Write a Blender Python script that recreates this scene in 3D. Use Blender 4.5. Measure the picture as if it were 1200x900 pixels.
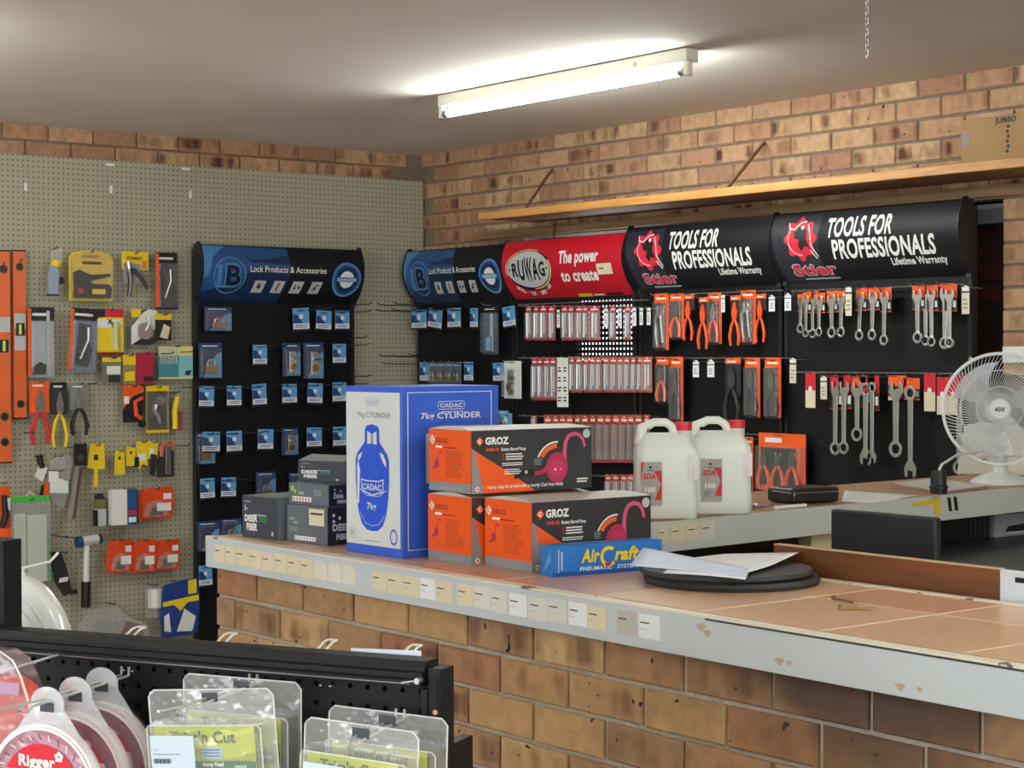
import bpy, bmesh, math, random
from mathutils import Vector, Matrix
R = random.Random(7)
PI = math.pi
for o in list(bpy.data.objects): bpy.data.objects.remove(o)
C = bpy.context.scene.collection

# ---------------------------------------------------------------- camera
EYE = 1.55
FPX = 2130.65
YAW, PITCH, ROLL = .66347, -.01766, -.00322
FW = Vector((math.sin(YAW)*math.cos(PITCH), math.cos(YAW)*math.cos(PITCH), math.sin(PITCH)))
RT = Vector((math.cos(YAW), -math.sin(YAW), 0))
UP = RT.cross(FW)
RT, UP = RT*math.cos(ROLL)+UP*math.sin(ROLL), -RT*math.sin(ROLL)+UP*math.cos(ROLL)
cd = bpy.data.cameras.new('camera'); cam = bpy.data.objects.new('camera', cd); C.objects.link(cam)
cd.sensor_width = 36; cd.lens = 36*FPX/1200; cd.clip_start = .05; cd.clip_end = 60
mw = Matrix((RT, UP, -FW)).transposed().to_4x4(); mw.translation = (0, 0, EYE); cam.matrix_world = mw
cd.dof.use_dof = False
bpy.context.scene.camera = cam
def on(ax, v, x, y):
    'point of the plane (axis ax = v) seen at photograph pixel x, y'
    d = FW+RT*((x-600)/FPX)-UP*((y-450)/FPX); o = Vector((0, 0, EYE))
    return o+d*((v-o[ax])/d[ax])

# ---------------------------------------------------------------- light
sc = bpy.context.scene
sc.view_settings.view_transform = 'Standard'; sc.view_settings.look = 'None'
sc.view_settings.gamma = 1; sc.view_settings.use_curve_mapping = False
sc.view_settings.exposure = 0.35
w = bpy.data.worlds.new('world'); sc.world = w; w.use_nodes = True
bg = w.node_tree.nodes['Background']; bg.inputs[0].default_value = (.75, .85, 1, 1); bg.inputs[1].default_value = 1.0
def area(name, loc, rot, sx, sy, power, col):
    l = bpy.data.lights.new(name, 'AREA'); l.shape = 'RECTANGLE'; l.size = sx; l.size_y = sy; l.energy = power; l.color = col
    o = bpy.data.objects.new(name, l); C.objects.link(o); o.location = loc; o.rotation_euler = rot; return o
area('daylight_shopfront', (1.0, -3.9, 1.35), (-PI/2, 0, 0), 7.5, 2.0, 200, (.86, .93, 1))
area('daylight_side_window', (-3.4, 1.5, 1.45), (0, -PI/2, 0), 1.8, 6, 100, (.88, .94, 1))
TUBE_E = 78.0

# ---------------------------------------------------------------- materials
MATS = {}
def mat(name, col, rough=.6, metal=0, var=.06, scale=6, bump=0, bscale=None, coat=0, emit=0, spec=.5):
    if name in MATS: return MATS[name]
    m = bpy.data.materials.new(name); m.use_nodes = True; nt = m.node_tree; N = nt.nodes; L = nt.links
    b = N['Principled BSDF']
    tc = N.new('ShaderNodeTexCoord'); nz = N.new('ShaderNodeTexNoise'); nz.inputs['Scale'].default_value = scale; nz.inputs['Detail'].default_value = 3
    L.new(tc.outputs['Object'], nz.inputs['Vector'])
    mx = N.new('ShaderNodeMix'); mx.data_type = 'RGBA'
    c = [x for x in col[:3]]
    mx.inputs[6].default_value = [max(0, x*(1-var*2)) for x in c]+[1]
    mx.inputs[7].default_value = [min(1, x*(1+var*2)) for x in c]+[1]
    L.new(nz.outputs[0], mx.inputs[0]); L.new(mx.outputs[2], b.inputs['Base Color'])
    b.inputs['Roughness'].default_value = rough; b.inputs['Metallic'].default_value = metal
    b.inputs['Specular IOR Level'].default_value = spec
    if coat: b.inputs['Coat Weight'].default_value = coat; b.inputs['Coat Roughness'].default_value = .12
    if emit: L.new(mx.outputs[2], b.inputs['Emission Color']); b.inputs['Emission Strength'].default_value = emit
    if bump:
        n2 = N.new('ShaderNodeTexNoise'); n2.inputs['Scale'].default_value = bscale or scale*5; n2.inputs['Detail'].default_value = 4
        L.new(tc.outputs['Object'], n2.inputs['Vector'])
        bp = N.new('ShaderNodeBump'); bp.inputs['Strength'].default_value = bump; bp.inputs['Distance'].default_value = .01
        L.new(n2.outputs[0], bp.inputs['Height']); L.new(bp.outputs[0], b.inputs['Normal'])
    MATS[name] = m; return m
def lin(r, g, b):
    f = lambda v: (v/255/12.92 if v/255 <= .04045 else ((v/255+.055)/1.055)**2.4)
    return (f(r), f(g), f(b))
def S(name, r, g, b, rough=.6, **k): return mat(name, lin(r, g, b), rough, **k)
def clear_mat(name, tint=(1, 1, 1), op=.12, rough=.12, body=(.9, .93, .95)):
    'thin clear plastic: mostly see-through, a little milky, glossy'
    if name in MATS: return MATS[name]
    m = bpy.data.materials.new(name); m.use_nodes = True; nt = m.node_tree; N = nt.nodes; L = nt.links
    N.remove(N['Principled BSDF']); out = N['Material Output']
    tr = N.new('ShaderNodeBsdfTransparent'); tr.inputs[0].default_value = (*tint, 1)
    gl = N.new('ShaderNodeBsdfGlossy'); gl.inputs['Roughness'].default_value = rough; gl.inputs[0].default_value = (1, 1, 1, 1)
    df = N.new('ShaderNodeBsdfDiffuse'); df.inputs[0].default_value = (*body, 1)
    lw = N.new('ShaderNodeLayerWeight'); lw.inputs[0].default_value = .25
    nz = N.new('ShaderNodeTexNoise'); nz.inputs['Scale'].default_value = 25
    tc = N.new('ShaderNodeTexCoord'); L.new(tc.outputs['Object'], nz.inputs['Vector'])
    bp = N.new('ShaderNodeBump'); bp.inputs['Strength'].default_value = .35; bp.inputs['Distance'].default_value = .01
    L.new(nz.outputs[0], bp.inputs['Height']); L.new(bp.outputs[0], gl.inputs['Normal'])
    m1 = N.new('ShaderNodeMixShader'); m1.inputs[0].default_value = op
    L.new(tr.outputs[0], m1.inputs[1]); L.new(df.outputs[0], m1.inputs[2])
    mr = N.new('ShaderNodeMath'); mr.operation = 'MULTIPLY_ADD'; mr.inputs[1].default_value = .55; mr.inputs[2].default_value = .05
    L.new(lw.outputs['Facing'], mr.inputs[0])
    m2 = N.new('ShaderNodeMixShader'); L.new(mr.outputs[0], m2.inputs[0]); L.new(m1.outputs[0], m2.inputs[1]); L.new(gl.outputs[0], m2.inputs[2])
    L.new(m2.outputs[0], out.inputs[0]); MATS[name] = m; return m
def emit_mat(name, col, st):
    if name in MATS: return MATS[name]
    m = bpy.data.materials.new(name); m.use_nodes = True; b = m.node_tree.nodes['Principled BSDF']
    b.inputs['Base Color'].default_value = (.9, .9, .9, 1); b.inputs['Emission Color'].default_value = (*col, 1); b.inputs['Emission Strength'].default_value = st
    MATS[name] = m; return m

def brick_mat(name, cols, kiss=.5, sat=1, dirt=0):
    'fired clay brick: colour per brick, fire flashes (kiss marks), fine pits'
    m = bpy.data.materials.new(name); m.use_nodes = True; nt = m.node_tree; N = nt.nodes; L = nt.links
    b = N['Principled BSDF']; b.inputs['Roughness'].default_value = .85; b.inputs['Specular IOR Level'].default_value = .25
    oi = N.new('ShaderNodeObjectInfo'); tc = N.new('ShaderNodeTexCoord')
    cr = N.new('ShaderNodeValToRGB'); cr.color_ramp.interpolation = 'LINEAR'
    el = cr.color_ramp.elements
    while len(el) < len(cols): el.new(.5)
    for i, c in enumerate(cols): el[i].position = i/(len(cols)-1); el[i].color = (*lin(*c), 1)
    L.new(oi.outputs['Random'], cr.inputs[0])
    # shifted coordinates so every brick differs
    k = N.new('ShaderNodeMath'); k.operation = 'MULTIPLY'; k.inputs[1].default_value = 97.3; L.new(oi.outputs['Random'], k.inputs[0])
    cx = N.new('ShaderNodeCombineXYZ'); L.new(k.outputs[0], cx.inputs[0]); L.new(k.outputs[0], cx.inputs[1])
    ad = N.new('ShaderNodeVectorMath'); ad.operation = 'ADD'; L.new(tc.outputs['Object'], ad.inputs[0]); L.new(cx.outputs[0], ad.inputs[1])
    # broad streaks along the brick
    mp = N.new('ShaderNodeMapping'); mp.inputs['Scale'].default_value = (1, 1, .25); L.new(ad.outputs[0], mp.inputs[0])
    n1 = N.new('ShaderNodeTexNoise'); n1.inputs['Scale'].default_value = 14; n1.inputs['Detail'].default_value = 1.5; L.new(mp.outputs[0], n1.inputs['Vector'])
    sx = N.new('ShaderNodeSeparateXYZ'); L.new(tc.outputs['Object'], sx.inputs[0])
    ab = N.new('ShaderNodeMath'); ab.operation = 'ABSOLUTE'; L.new(sx.outputs[2], ab.inputs[0])
    ms = N.new('ShaderNodeMapRange'); ms.inputs[1].default_value = .016; ms.inputs[2].default_value = .036; ms.inputs[3].default_value = 1; ms.inputs[4].default_value = .15; L.new(ab.outputs[0], ms.inputs[0])
    th = N.new('ShaderNodeMapRange'); th.inputs[1].default_value = .47; th.inputs[2].default_value = .68; L.new(n1.outputs[0], th.inputs[0])
    mu = N.new('ShaderNodeMath'); mu.operation = 'MULTIPLY'; L.new(ms.outputs[0], mu.inputs[0]); L.new(th.outputs[0], mu.inputs[1])
    # only some bricks have flashes
    k2 = N.new('ShaderNodeMath'); k2.operation = 'MULTIPLY'; k2.inputs[1].default_value = 7.77; L.new(oi.outputs['Random'], k2.inputs[0])
    fr = N.new('ShaderNodeMath'); fr.operation = 'FRACT'; L.new(k2.outputs[0], fr.inputs[0])
    mk = N.new('ShaderNodeMath'); mk.operation = 'MULTIPLY'; mk.inputs[1].default_value = kiss*1.5; L.new(fr.outputs[0], mk.inputs[0])
    mu2 = N.new('ShaderNodeMath'); mu2.operation = 'MULTIPLY'; mu2.use_clamp = True; L.new(mu.outputs[0], mu2.inputs[0]); L.new(mk.outputs[0], mu2.inputs[1])
    mx = N.new('ShaderNodeMix'); mx.data_type = 'RGBA'; L.new(mu2.outputs[0], mx.inputs[0]); L.new(cr.outputs[0], mx.inputs[6]); mx.inputs[7].default_value = (*lin(92, 58, 44), 1)
    n2 = N.new('ShaderNodeTexNoise'); n2.inputs['Scale'].default_value = 30; n2.inputs['Detail'].default_value = 5; L.new(ad.outputs[0], n2.inputs['Vector'])
    m3 = N.new('ShaderNodeMix'); m3.data_type = 'RGBA'; m3.blend_type = 'MULTIPLY'; m3.inputs[0].default_value = .55
    rr = N.new('ShaderNodeMapRange'); rr.inputs[1].default_value = .3; rr.inputs[2].default_value = .7; rr.inputs[3].default_value = .68; rr.inputs[4].default_value = 1.22; L.new(n2.outputs[0], rr.inputs[0])
    L.new(mx.outputs[2], m3.inputs[6]); L.new(rr.outputs[0], m3.inputs[7])
    # dark pits
    vo = N.new('ShaderNodeTexNoise'); vo.inputs['Scale'].default_value = 55; vo.inputs['Detail'].default_value = 0; L.new(ad.outputs[0], vo.inputs['Vector'])
    pt = N.new('ShaderNodeMapRange'); pt.inputs[1].default_value = .83 if not dirt else .80; pt.inputs[2].default_value = .85 if not dirt else .82; L.new(vo.outputs[0], pt.inputs[0])
    m4 = N.new('ShaderNodeMix'); m4.data_type = 'RGBA'; L.new(pt.outputs[0], m4.inputs[0]); L.new(m3.outputs[2], m4.inputs[6]); m4.inputs[7].default_value = (*lin(45, 32, 26), 1)
    last = m4
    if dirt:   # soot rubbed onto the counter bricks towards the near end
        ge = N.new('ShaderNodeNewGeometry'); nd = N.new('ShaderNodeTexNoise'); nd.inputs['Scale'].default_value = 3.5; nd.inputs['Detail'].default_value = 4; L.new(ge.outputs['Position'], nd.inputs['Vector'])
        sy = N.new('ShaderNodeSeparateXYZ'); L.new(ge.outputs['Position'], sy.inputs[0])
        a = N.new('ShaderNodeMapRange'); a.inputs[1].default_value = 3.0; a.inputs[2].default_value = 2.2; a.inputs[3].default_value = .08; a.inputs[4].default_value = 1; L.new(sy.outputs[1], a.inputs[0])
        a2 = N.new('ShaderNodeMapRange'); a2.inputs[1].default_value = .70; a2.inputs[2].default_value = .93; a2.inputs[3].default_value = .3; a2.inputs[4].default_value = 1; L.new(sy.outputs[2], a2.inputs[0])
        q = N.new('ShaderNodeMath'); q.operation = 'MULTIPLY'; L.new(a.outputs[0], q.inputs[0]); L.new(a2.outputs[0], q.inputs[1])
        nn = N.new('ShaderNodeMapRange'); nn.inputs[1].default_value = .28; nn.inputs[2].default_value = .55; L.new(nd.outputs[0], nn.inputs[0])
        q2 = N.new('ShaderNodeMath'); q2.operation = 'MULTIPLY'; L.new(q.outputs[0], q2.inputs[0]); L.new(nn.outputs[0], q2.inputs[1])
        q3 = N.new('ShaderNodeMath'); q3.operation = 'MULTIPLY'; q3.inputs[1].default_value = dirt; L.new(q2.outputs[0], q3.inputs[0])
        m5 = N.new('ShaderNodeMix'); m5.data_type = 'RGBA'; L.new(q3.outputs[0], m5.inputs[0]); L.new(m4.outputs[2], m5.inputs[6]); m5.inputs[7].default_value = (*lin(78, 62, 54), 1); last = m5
    L.new(last.outputs[2], b.inputs['Base Color'])
    bp = N.new('ShaderNodeBump'); bp.inputs['Strength'].default_value = .5; bp.inputs['Distance'].default_value = .004; L.new(n2.outputs[0], bp.inputs['Height']); L.new(bp.outputs[0], b.inputs['Normal'])
    MATS[name] = m; return m

def pegboard_mat(name, col, hole, pitch=.0254, rad=.0032, axis=0, rough=.55):
    'hardboard with a regular grid of small punched holes'
    m = bpy.data.materials.new(name); m.use_nodes = True; nt = m.node_tree; N = nt.nodes; L = nt.links
    b = N['Principled BSDF']; b.inputs['Roughness'].default_value = rough; b.inputs['Specular IOR Level'].default_value = .25 if sum(col) < 120 else .5
    tc = N.new('ShaderNodeTexCoord'); sp = N.new('ShaderNodeSeparateXYZ'); L.new(tc.outputs['Object'], sp.inputs[0])
    ds = []
    for i in (axis, 2):
        a = N.new('ShaderNodeMath'); a.operation = 'PINGPONG'; a.inputs[1].default_value = pitch/2; L.new(sp.outputs[i], a.inputs[0])
        s = N.new('ShaderNodeMath'); s.operation = 'POWER'; s.inputs[1].default_value = 2; L.new(a.outputs[0], s.inputs[0]); ds.append(s)
    ad = N.new('ShaderNodeMath'); ad.operation = 'ADD'; L.new(ds[0].outputs[0], ad.inputs[0]); L.new(ds[1].outputs[0], ad.inputs[1])
    lt = N.new('ShaderNodeMath'); lt.operation = 'LESS_THAN'; lt.inputs[1].default_value = rad*rad; L.new(ad.outputs[0], lt.inputs[0])
    nz = N.new('ShaderNodeTexNoise'); nz.inputs['Scale'].default_value = 2.2; nz.inputs['Detail'].default_value = 4; L.new(tc.outputs['Object'], nz.inputs['Vector'])
    m1 = N.new('ShaderNodeMix'); m1.data_type = 'RGBA'; c = lin(*col); m1.inputs[6].default_value = (*[x*.88 for x in c], 1); m1.inputs[7].default_value = (*[x*1.1 for x in c], 1); L.new(nz.outputs[0], m1.inputs[0])
    m2 = N.new('ShaderNodeMix'); m2.data_type = 'RGBA'; L.new(lt.outputs[0], m2.inputs[0]); L.new(m1.outputs[2], m2.inputs[6]); m2.inputs[7].default_value = (*lin(*hole), 1)
    L.new(m2.outputs[2], b.inputs['Base Color'])
    iv = N.new('ShaderNodeMath'); iv.operation = 'SUBTRACT'; iv.inputs[0].default_value = 1; L.new(lt.outputs[0], iv.inputs[1])
    bp = N.new('ShaderNodeBump'); bp.inputs['Strength'].default_value = .6; bp.inputs['Distance'].default_value = .003; L.new(iv.outputs[0], bp.inputs['Height']); L.new(bp.outputs[0], b.inputs['Normal'])
    MATS[name] = m; return m

def wood_mat(name, c1, c2, axis=1, scale=9, rough=.5, stretch=14):
    m = bpy.data.materials.new(name); m.use_nodes = True; nt = m.node_tree; N = nt.nodes; L = nt.links
    b = N['Principled BSDF']; b.inputs['Roughness'].default_value = rough
    tc = N.new('ShaderNodeTexCoord'); mp = N.new('ShaderNodeMapping'); s = [stretch]*3; s[axis] = 1; mp.inputs['Scale'].default_value = s
    L.new(tc.outputs['Object'], mp.inputs[0]); nz = N.new('ShaderNodeTexNoise'); nz.inputs['Scale'].default_value = scale/4; nz.inputs['Detail'].default_value = 6; nz.inputs['Roughness'].default_value = .6; L.new(mp.outputs[0], nz.inputs['Vector'])
    cr = N.new('ShaderNodeValToRGB'); cr.color_ramp.elements[0].position = .35; cr.color_ramp.elements[0].color = (*lin(*c1), 1); cr.color_ramp.elements[1].position = .65; cr.color_ramp.elements[1].color = (*lin(*c2), 1)
    L.new(nz.outputs[0], cr.inputs[0]); L.new(cr.outputs[0], b.inputs['Base Color']); MATS[name] = m; return m

def worn_mat(name, col, chip, amount=.72, scale=7, rough=.45, second=None):
    'paint with chips and grime of its own shape'
    m = bpy.data.materials.new(name); m.use_nodes = True; nt = m.node_tree; N = nt.nodes; L = nt.links
    b = N['Principled BSDF']; b.inputs['Roughness'].default_value = rough
    tc = N.new('ShaderNodeTexCoord'); nz = N.new('ShaderNodeTexNoise'); nz.inputs['Scale'].default_value = scale; nz.inputs['Detail'].default_value = 8; L.new(tc.outputs['Object'], nz.inputs['Vector'])
    th = N.new('ShaderNodeMapRange'); th.inputs[1].default_value = amount; th.inputs[2].default_value = amount+.025; L.new(nz.outputs[0], th.inputs[0])
    n2 = N.new('ShaderNodeTexNoise'); n2.inputs['Scale'].default_value = 2; n2.inputs['Detail'].default_value = 5; L.new(tc.outputs['Object'], n2.inputs['Vector'])
    m1 = N.new('ShaderNodeMix'); m1.data_type = 'RGBA'; c = lin(*col); m1.inputs[6].default_value = (*[x*.86 for x in c], 1); m1.inputs[7].default_value = (*[min(1, x*1.1) for x in c], 1); L.new(n2.outputs[0], m1.inputs[0])
    m2 = N.new('ShaderNodeMix'); m2.data_type = 'RGBA'; L.new(th.outputs[0], m2.inputs[0]); L.new(m1.outputs[2], m2.inputs[6]); m2.inputs[7].default_value = (*lin(*chip), 1)
    L.new(m2.outputs[2], b.inputs['Base Color']); MATS[name] = m; return m

# ---------------------------------------------------------------- mesh helper
TXT = {}
def text_mesh(s, bold=0, shear=0):
    k = (s, bold, shear)
    if k not in TXT:
        cu = bpy.data.curves.new('t', 'FONT'); cu.body = s; cu.size = 1; cu.offset = bold; cu.shear = shear; cu.resolution_u = 3; cu.space_character = 1+bold*1.6
        o = bpy.data.objects.new('t', cu); me = o.to_mesh()
        V = [(v.co.x, v.co.y) for v in me.vertices]; F = [tuple(p.vertices) for p in me.polygons]
        o.to_mesh_clear(); bpy.data.objects.remove(o); bpy.data.curves.remove(cu)
        xs = [v[0] for v in V]; TXT[k] = (V, F, min(xs), max(xs))
    return TXT[k]
FRONT = lambda d: (lambda u, v, w: (u, -d-w, v))                       # a face at y=-d looking at -y
def LEFT(x, y0=0): return lambda u, v, w: (x-w, y0-u, v)               # a face at x looking at -x, u grows towards -y
def RIGHT(x, y0=0): return lambda u, v, w: (x+w, y0+u, v)
def TOP(z): return lambda u, v, w: (u, v, z+w)
class M:
    def __init__(s): s.V = []; s.F = []; s.I = []; s.ms = []
    def mi(s, m):
        if m not in s.ms: s.ms.append(m)
        return s.ms.index(m)
    def add(s, V, F, m):
        n = len(s.V); s.V += [tuple(v) for v in V]; i = s.mi(m)
        for f in F: s.F.append(tuple(a+n for a in f)); s.I.append(i)
    def box(s, c, d, m, rz=0, rx=0, ry=0):
        mt = Matrix.Rotation(rz, 3, 'Z') @ Matrix.Rotation(ry, 3, 'Y') @ Matrix.Rotation(rx, 3, 'X')
        V = [Vector(c)+mt @ Vector((x*d[0]/2, y*d[1]/2, z*d[2]/2)) for x in (-1, 1) for y in (-1, 1) for z in (-1, 1)]
        s.add(V, [(0, 1, 3, 2), (4, 6, 7, 5), (0, 4, 5, 1), (2, 3, 7, 6), (0, 2, 6, 4), (1, 5, 7, 3)], m); return s
    def b2(s, x0, x1, y0, y1, z0, z1, m): return s.box(((x0+x1)/2, (y0+y1)/2, (z0+z1)/2), (x1-x0, y1-y0, z1-z0), m)
    def cyl(s, p0, p1, r, m, n=12, r1=None):
        p0 = Vector(p0); p1 = Vector(p1); d = (p1-p0).normalized(); a = d.orthogonal().normalized(); b = d.cross(a); r1 = r if r1 is None else r1
        V = [p+(a*math.cos(2*PI*i/n)+b*math.sin(2*PI*i/n))*q for p, q in ((p0, r), (p1, r1)) for i in range(n)]
        s.add(V, [(i, (i+1) % n, n+(i+1) % n, n+i) for i in range(n)]+[tuple(range(n-1, -1, -1)), tuple(range(n, 2*n))], m); return s
    def tube(s, P, r, m, n=6, closed=False):
        P = [Vector(p) for p in P]; k = len(P); V = []; prev = None
        for i, p in enumerate(P):
            if closed: d = (P[(i+1) % k]-P[i-1])
            else: d = (P[min(i+1, k-1)]-P[max(i-1, 0)])
            d.normalize()
            a = d.orthogonal().normalized() if prev is None else (prev-d*prev.dot(d)).normalized()
            prev = a; b = d.cross(a); rr = r[i] if isinstance(r, (list, tuple)) else r
            V += [p+(a*math.cos(2*PI*j/n)+b*math.sin(2*PI*j/n))*rr for j in range(n)]
        F = [(i*n+j, i*n+(j+1) % n, ((i+1) % k)*n+(j+1) % n, ((i+1) % k)*n+j) for i in range(k if closed else k-1) for j in range(n)]
        if not closed: F += [tuple(range(n-1, -1, -1)), tuple(range((k-1)*n, k*n))]
        s.add(V, F, m); return s
    def lathe(s, prof, m, n=24, c=(0, 0, 0), f=None):
        'profile of (radius, height); f maps (x, y, h) to local'
        f = f or (lambda x, y, h: (x, y, h)); V = []
        for r, h in prof:
            for j in range(n):
                q = f(r*math.cos(2*PI*j/n), r*math.sin(2*PI*j/n), h); V.append((q[0]+c[0], q[1]+c[1], q[2]+c[2]))
        k = len(prof); F = [(i*n+j, i*n+(j+1) % n, (i+1)*n+(j+1) % n, (i+1)*n+j) for i in range(k-1) for j in range(n)]
        if prof[0][0] > 1e-6: F.append(tuple(range(n-1, -1, -1)))
        if prof[-1][0] > 1e-6: F.append(tuple(range((k-1)*n, k*n)))
        s.add(V, F, m); return s
    def poly(s, P, m, f, w=0): s.add([f(u, v, w) for u, v in P], [tuple(range(len(P)))], m); return s
    def rect(s, u0, v0, u1, v1, m, f, w=0): return s.poly([(u0, v0), (u1, v0), (u1, v1), (u0, v1)], m, f, w)
    def prism(s, P, m, f, w0, w1):
        n = len(P); s.add([f(u, v, w0) for u, v in P]+[f(u, v, w1) for u, v in P], [tuple(range(n-1, -1, -1)), tuple(range(n, 2*n))]+[(i, (i+1) % n, n+(i+1) % n, n+i) for i in range(n)], m); return s
    def disc(s, u, v, r, m, f, w=0, n=20, rv=None): return s.poly([(u+r*math.cos(2*PI*i/n), v+(rv or r)*math.sin(2*PI*i/n)) for i in range(n)], m, f, w)
    def ring(s, u, v, r0, r1, m, f, w=0, n=24, a0=0, a1=2*PI, k=1):
        V = [f(u+r*math.cos(a0+(a1-a0)*i/n), v+r*k*math.sin(a0+(a1-a0)*i/n), w) for r in (r0, r1) for i in range(n+1)]
        s.add(V, [(i, i+1, n+2+i, n+1+i) for i in range(n)], m); return s
    def stroke(s, P, t, m, f, w=0, closed=False):
        n = len(P); L_ = []; Rr = []
        for i in range(n):
            a = P[i-1] if (i or closed) else P[i]; b = P[(i+1) % n] if (i < n-1 or closed) else P[i]
            dx, dy = b[0]-a[0], b[1]-a[1]; l = math.hypot(dx, dy) or 1; tt = t[i] if isinstance(t, (list, tuple)) else t
            L_.append((P[i][0]-dy/l*tt/2, P[i][1]+dx/l*tt/2)); Rr.append((P[i][0]+dy/l*tt/2, P[i][1]-dx/l*tt/2))
        V = [f(u, v, w) for u, v in L_+Rr]
        s.add(V, [(i, (i+1) % n, n+(i+1) % n, n+i) for i in range(n if closed else n-1)], m); return s
    def text(s, t, u, v, h, m, f, w=.0006, width=None, bold=0, shear=0, al='C', rot=0):
        V, F, x0, x1 = text_mesh(t, bold, shear); k = h/.72; kx = k if width is None else width/(x1-x0)
        off = {'L': -x0, 'C': -(x0+x1)/2, 'R': -x1}[al]; c, sn = math.cos(rot), math.sin(rot)
        P = []
        for x, y in V:
            a, b = (x+off)*kx, y*k; P.append(f(u+a*c-b*sn, v+a*sn+b*c, w))
        s.add(P, F, m); return s
    def lines(s, u0, u1, v0, v1, n, m, f, w=.0005, t=.5, rag=.35):
        'rows of small print too fine to read'
        for i in range(n):
            v = v1-(i+.5)*(v1-v0)/n; hh = (v1-v0)/n*t/2; e = u1-(u1-u0)*R.random()*rag
            s.rect(u0, v-hh, e, v+hh, m, f, w)
        return s
    def bend(s, levels, fn):
        me = bpy.data.meshes.new('b'); me.from_pydata(s.V, [], s.F); me.polygons.foreach_set('material_index', s.I)
        bm = bmesh.new(); bm.from_mesh(me)
        for z in levels: bmesh.ops.bisect_plane(bm, geom=bm.verts[:]+bm.edges[:]+bm.faces[:], plane_co=(0, 0, z), plane_no=(0, 0, 1))
        for v in bm.verts: v.co.y += fn(v.co.z)
        bm.verts.index_update(); s.V = [tuple(v.co) for v in bm.verts]; s.F = [tuple(v.index for v in f.verts) for f in bm.faces]; s.I = [f.material_index for f in bm.faces]
        bm.free(); bpy.data.meshes.remove(me); return s
    def mesh(s, name, smooth=False, ang=.6):
        me = bpy.data.meshes.new(name); me.from_pydata(s.V, [], s.F)
        for m in s.ms: me.materials.append(m)
        me.polygons.foreach_set('material_index', s.I)
        bm = bmesh.new(); bm.from_mesh(me); bmesh.ops.recalc_face_normals(bm, faces=bm.faces); bm.to_mesh(me); bm.free()
        if smooth: me.shade_smooth(); me.set_sharp_from_angle(angle=ang)
        return me
    def build(s, name, parent=None, smooth=False, bevel=0, loc=None, rz=0, label=None, seg=2, kind=None, ang=.6):
        o = bpy.data.objects.new(name, s.mesh(name, smooth, ang)); C.objects.link(o)
        if parent: o.parent = parent
        if loc is not None: o.location = loc
        o.rotation_euler = (0, 0, rz)
        if bevel:
            b = o.modifiers.new('bevel', 'BEVEL'); b.width = bevel; b.segments = seg; b.limit_method = 'ANGLE'
        if label: o['label'] = label
        if kind: o['kind'] = kind
        return o
def thing(name, label, cat, loc=(0, 0, 0), rz=0, group=None):
    o = bpy.data.objects.new(name, None); C.objects.link(o); o.empty_display_size = .05; o.location = loc; o.rotation_euler = (0, 0, rz)
    o['label'] = label; o['category'] = cat
    if group: o['group'] = group
    return o
def tag(o, label, cat, group=None):
    o['label'] = label; o['category'] = cat
    if group: o['group'] = group
    return o
def dup(root, loc, rz=None, label=None, group=None):
    r = root.copy(); C.objects.link(r); r.location = loc
    if rz is not None: r.rotation_euler = (root.rotation_euler[0], root.rotation_euler[1], rz)
    if label: r['label'] = label
    if group: r['group'] = group
    for ch in list(root.children):
        c = ch.copy(); C.objects.link(c); c.parent = r
        for g in ch.children:
            d = g.copy(); C.objects.link(d); d.parent = c
    return r

# palette
white = S('white_print', 236, 236, 232, .5); black = S('black_plastic', 20, 21, 24, .45); ink = S('dark_ink', 40, 42, 50, .6)
steel = S('chrome_steel', 205, 207, 210, .28, metal=1, var=.03); wire = S('white_wire', 222, 222, 214, .4); zinc = S('zinc_wire', 170, 172, 172, .35, metal=.8)
orange = S('orange_print', 238, 92, 26, .45); yellow = S('yellow_print', 240, 205, 30, .5); red = S('red_print', 205, 30, 48, .45)
cream = S('cream_label', 222, 209, 180, .7); paper = S('white_paper', 232, 234, 236, .7); grey = S('grey_print', 150, 152, 156, .5)
clear = clear_mat('clear_blister', op=.05); blue = S('blue_print', 46, 104, 176, .45)

# ================================================================ THE ROOM
YA, XB, HC = 8.25, 5.817, 2.638
def struct(o): o['kind'] = 'structure'; return o
floor_m = mat('floor_vinyl', lin(186, 178, 166), .45, var=.1, scale=1.5)
struct(M().b2(-3.5, 6.4, -4, 8.4, -.1, 0, floor_m).build('floor'))
ceil_m = mat('ceiling_plaster', lin(224, 213, 203), .9, var=.05, scale=.9, bump=.25, bscale=6)
struct(M().b2(-3.6, 6.5, -4.1, 8.45, HC, HC+.1, ceil_m).build('ceiling'))
mortar = mat('mortar', lin(128, 113, 98), .95, var=.12, scale=30, bump=.5)
plaster = mat('wall_paint', lin(205, 198, 184), .8, var=.04, scale=2)
wl = struct(M().b2(-3.5, XB+.01, YA+.008, YA+.16, 0, HC, mortar).build('wall_left'))
OPY0, OPY1, OPZ = 4.365, 7.35, 2.137        # the wall opening behind the display boards
wr = M(); x0 = XB+.008; x1 = XB+.12
wr.b2(x0, x1, OPY1, YA+.01, 0, HC, mortar); wr.b2(x0, x1, OPY0, OPY1, OPZ, HC, mortar); wr.b2(x0, x1, -4, OPY0, 0, HC, mortar)
wr = struct(wr.build('wall_right'))
WY0, WY1, WZ0, WZ1 = 6.52, 7.2, 1.45, 2.137
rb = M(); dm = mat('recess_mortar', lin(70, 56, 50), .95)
for a, b_, c_, d_ in ((OPY0, WY0, 0, OPZ), (WY1, OPY1, 0, OPZ), (WY0, WY1, 0, WZ0), (WY0, WY1, WZ1, OPZ+.001)): rb.b2(6.05, 6.2, a, b_, c_, d_, dm)
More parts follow.
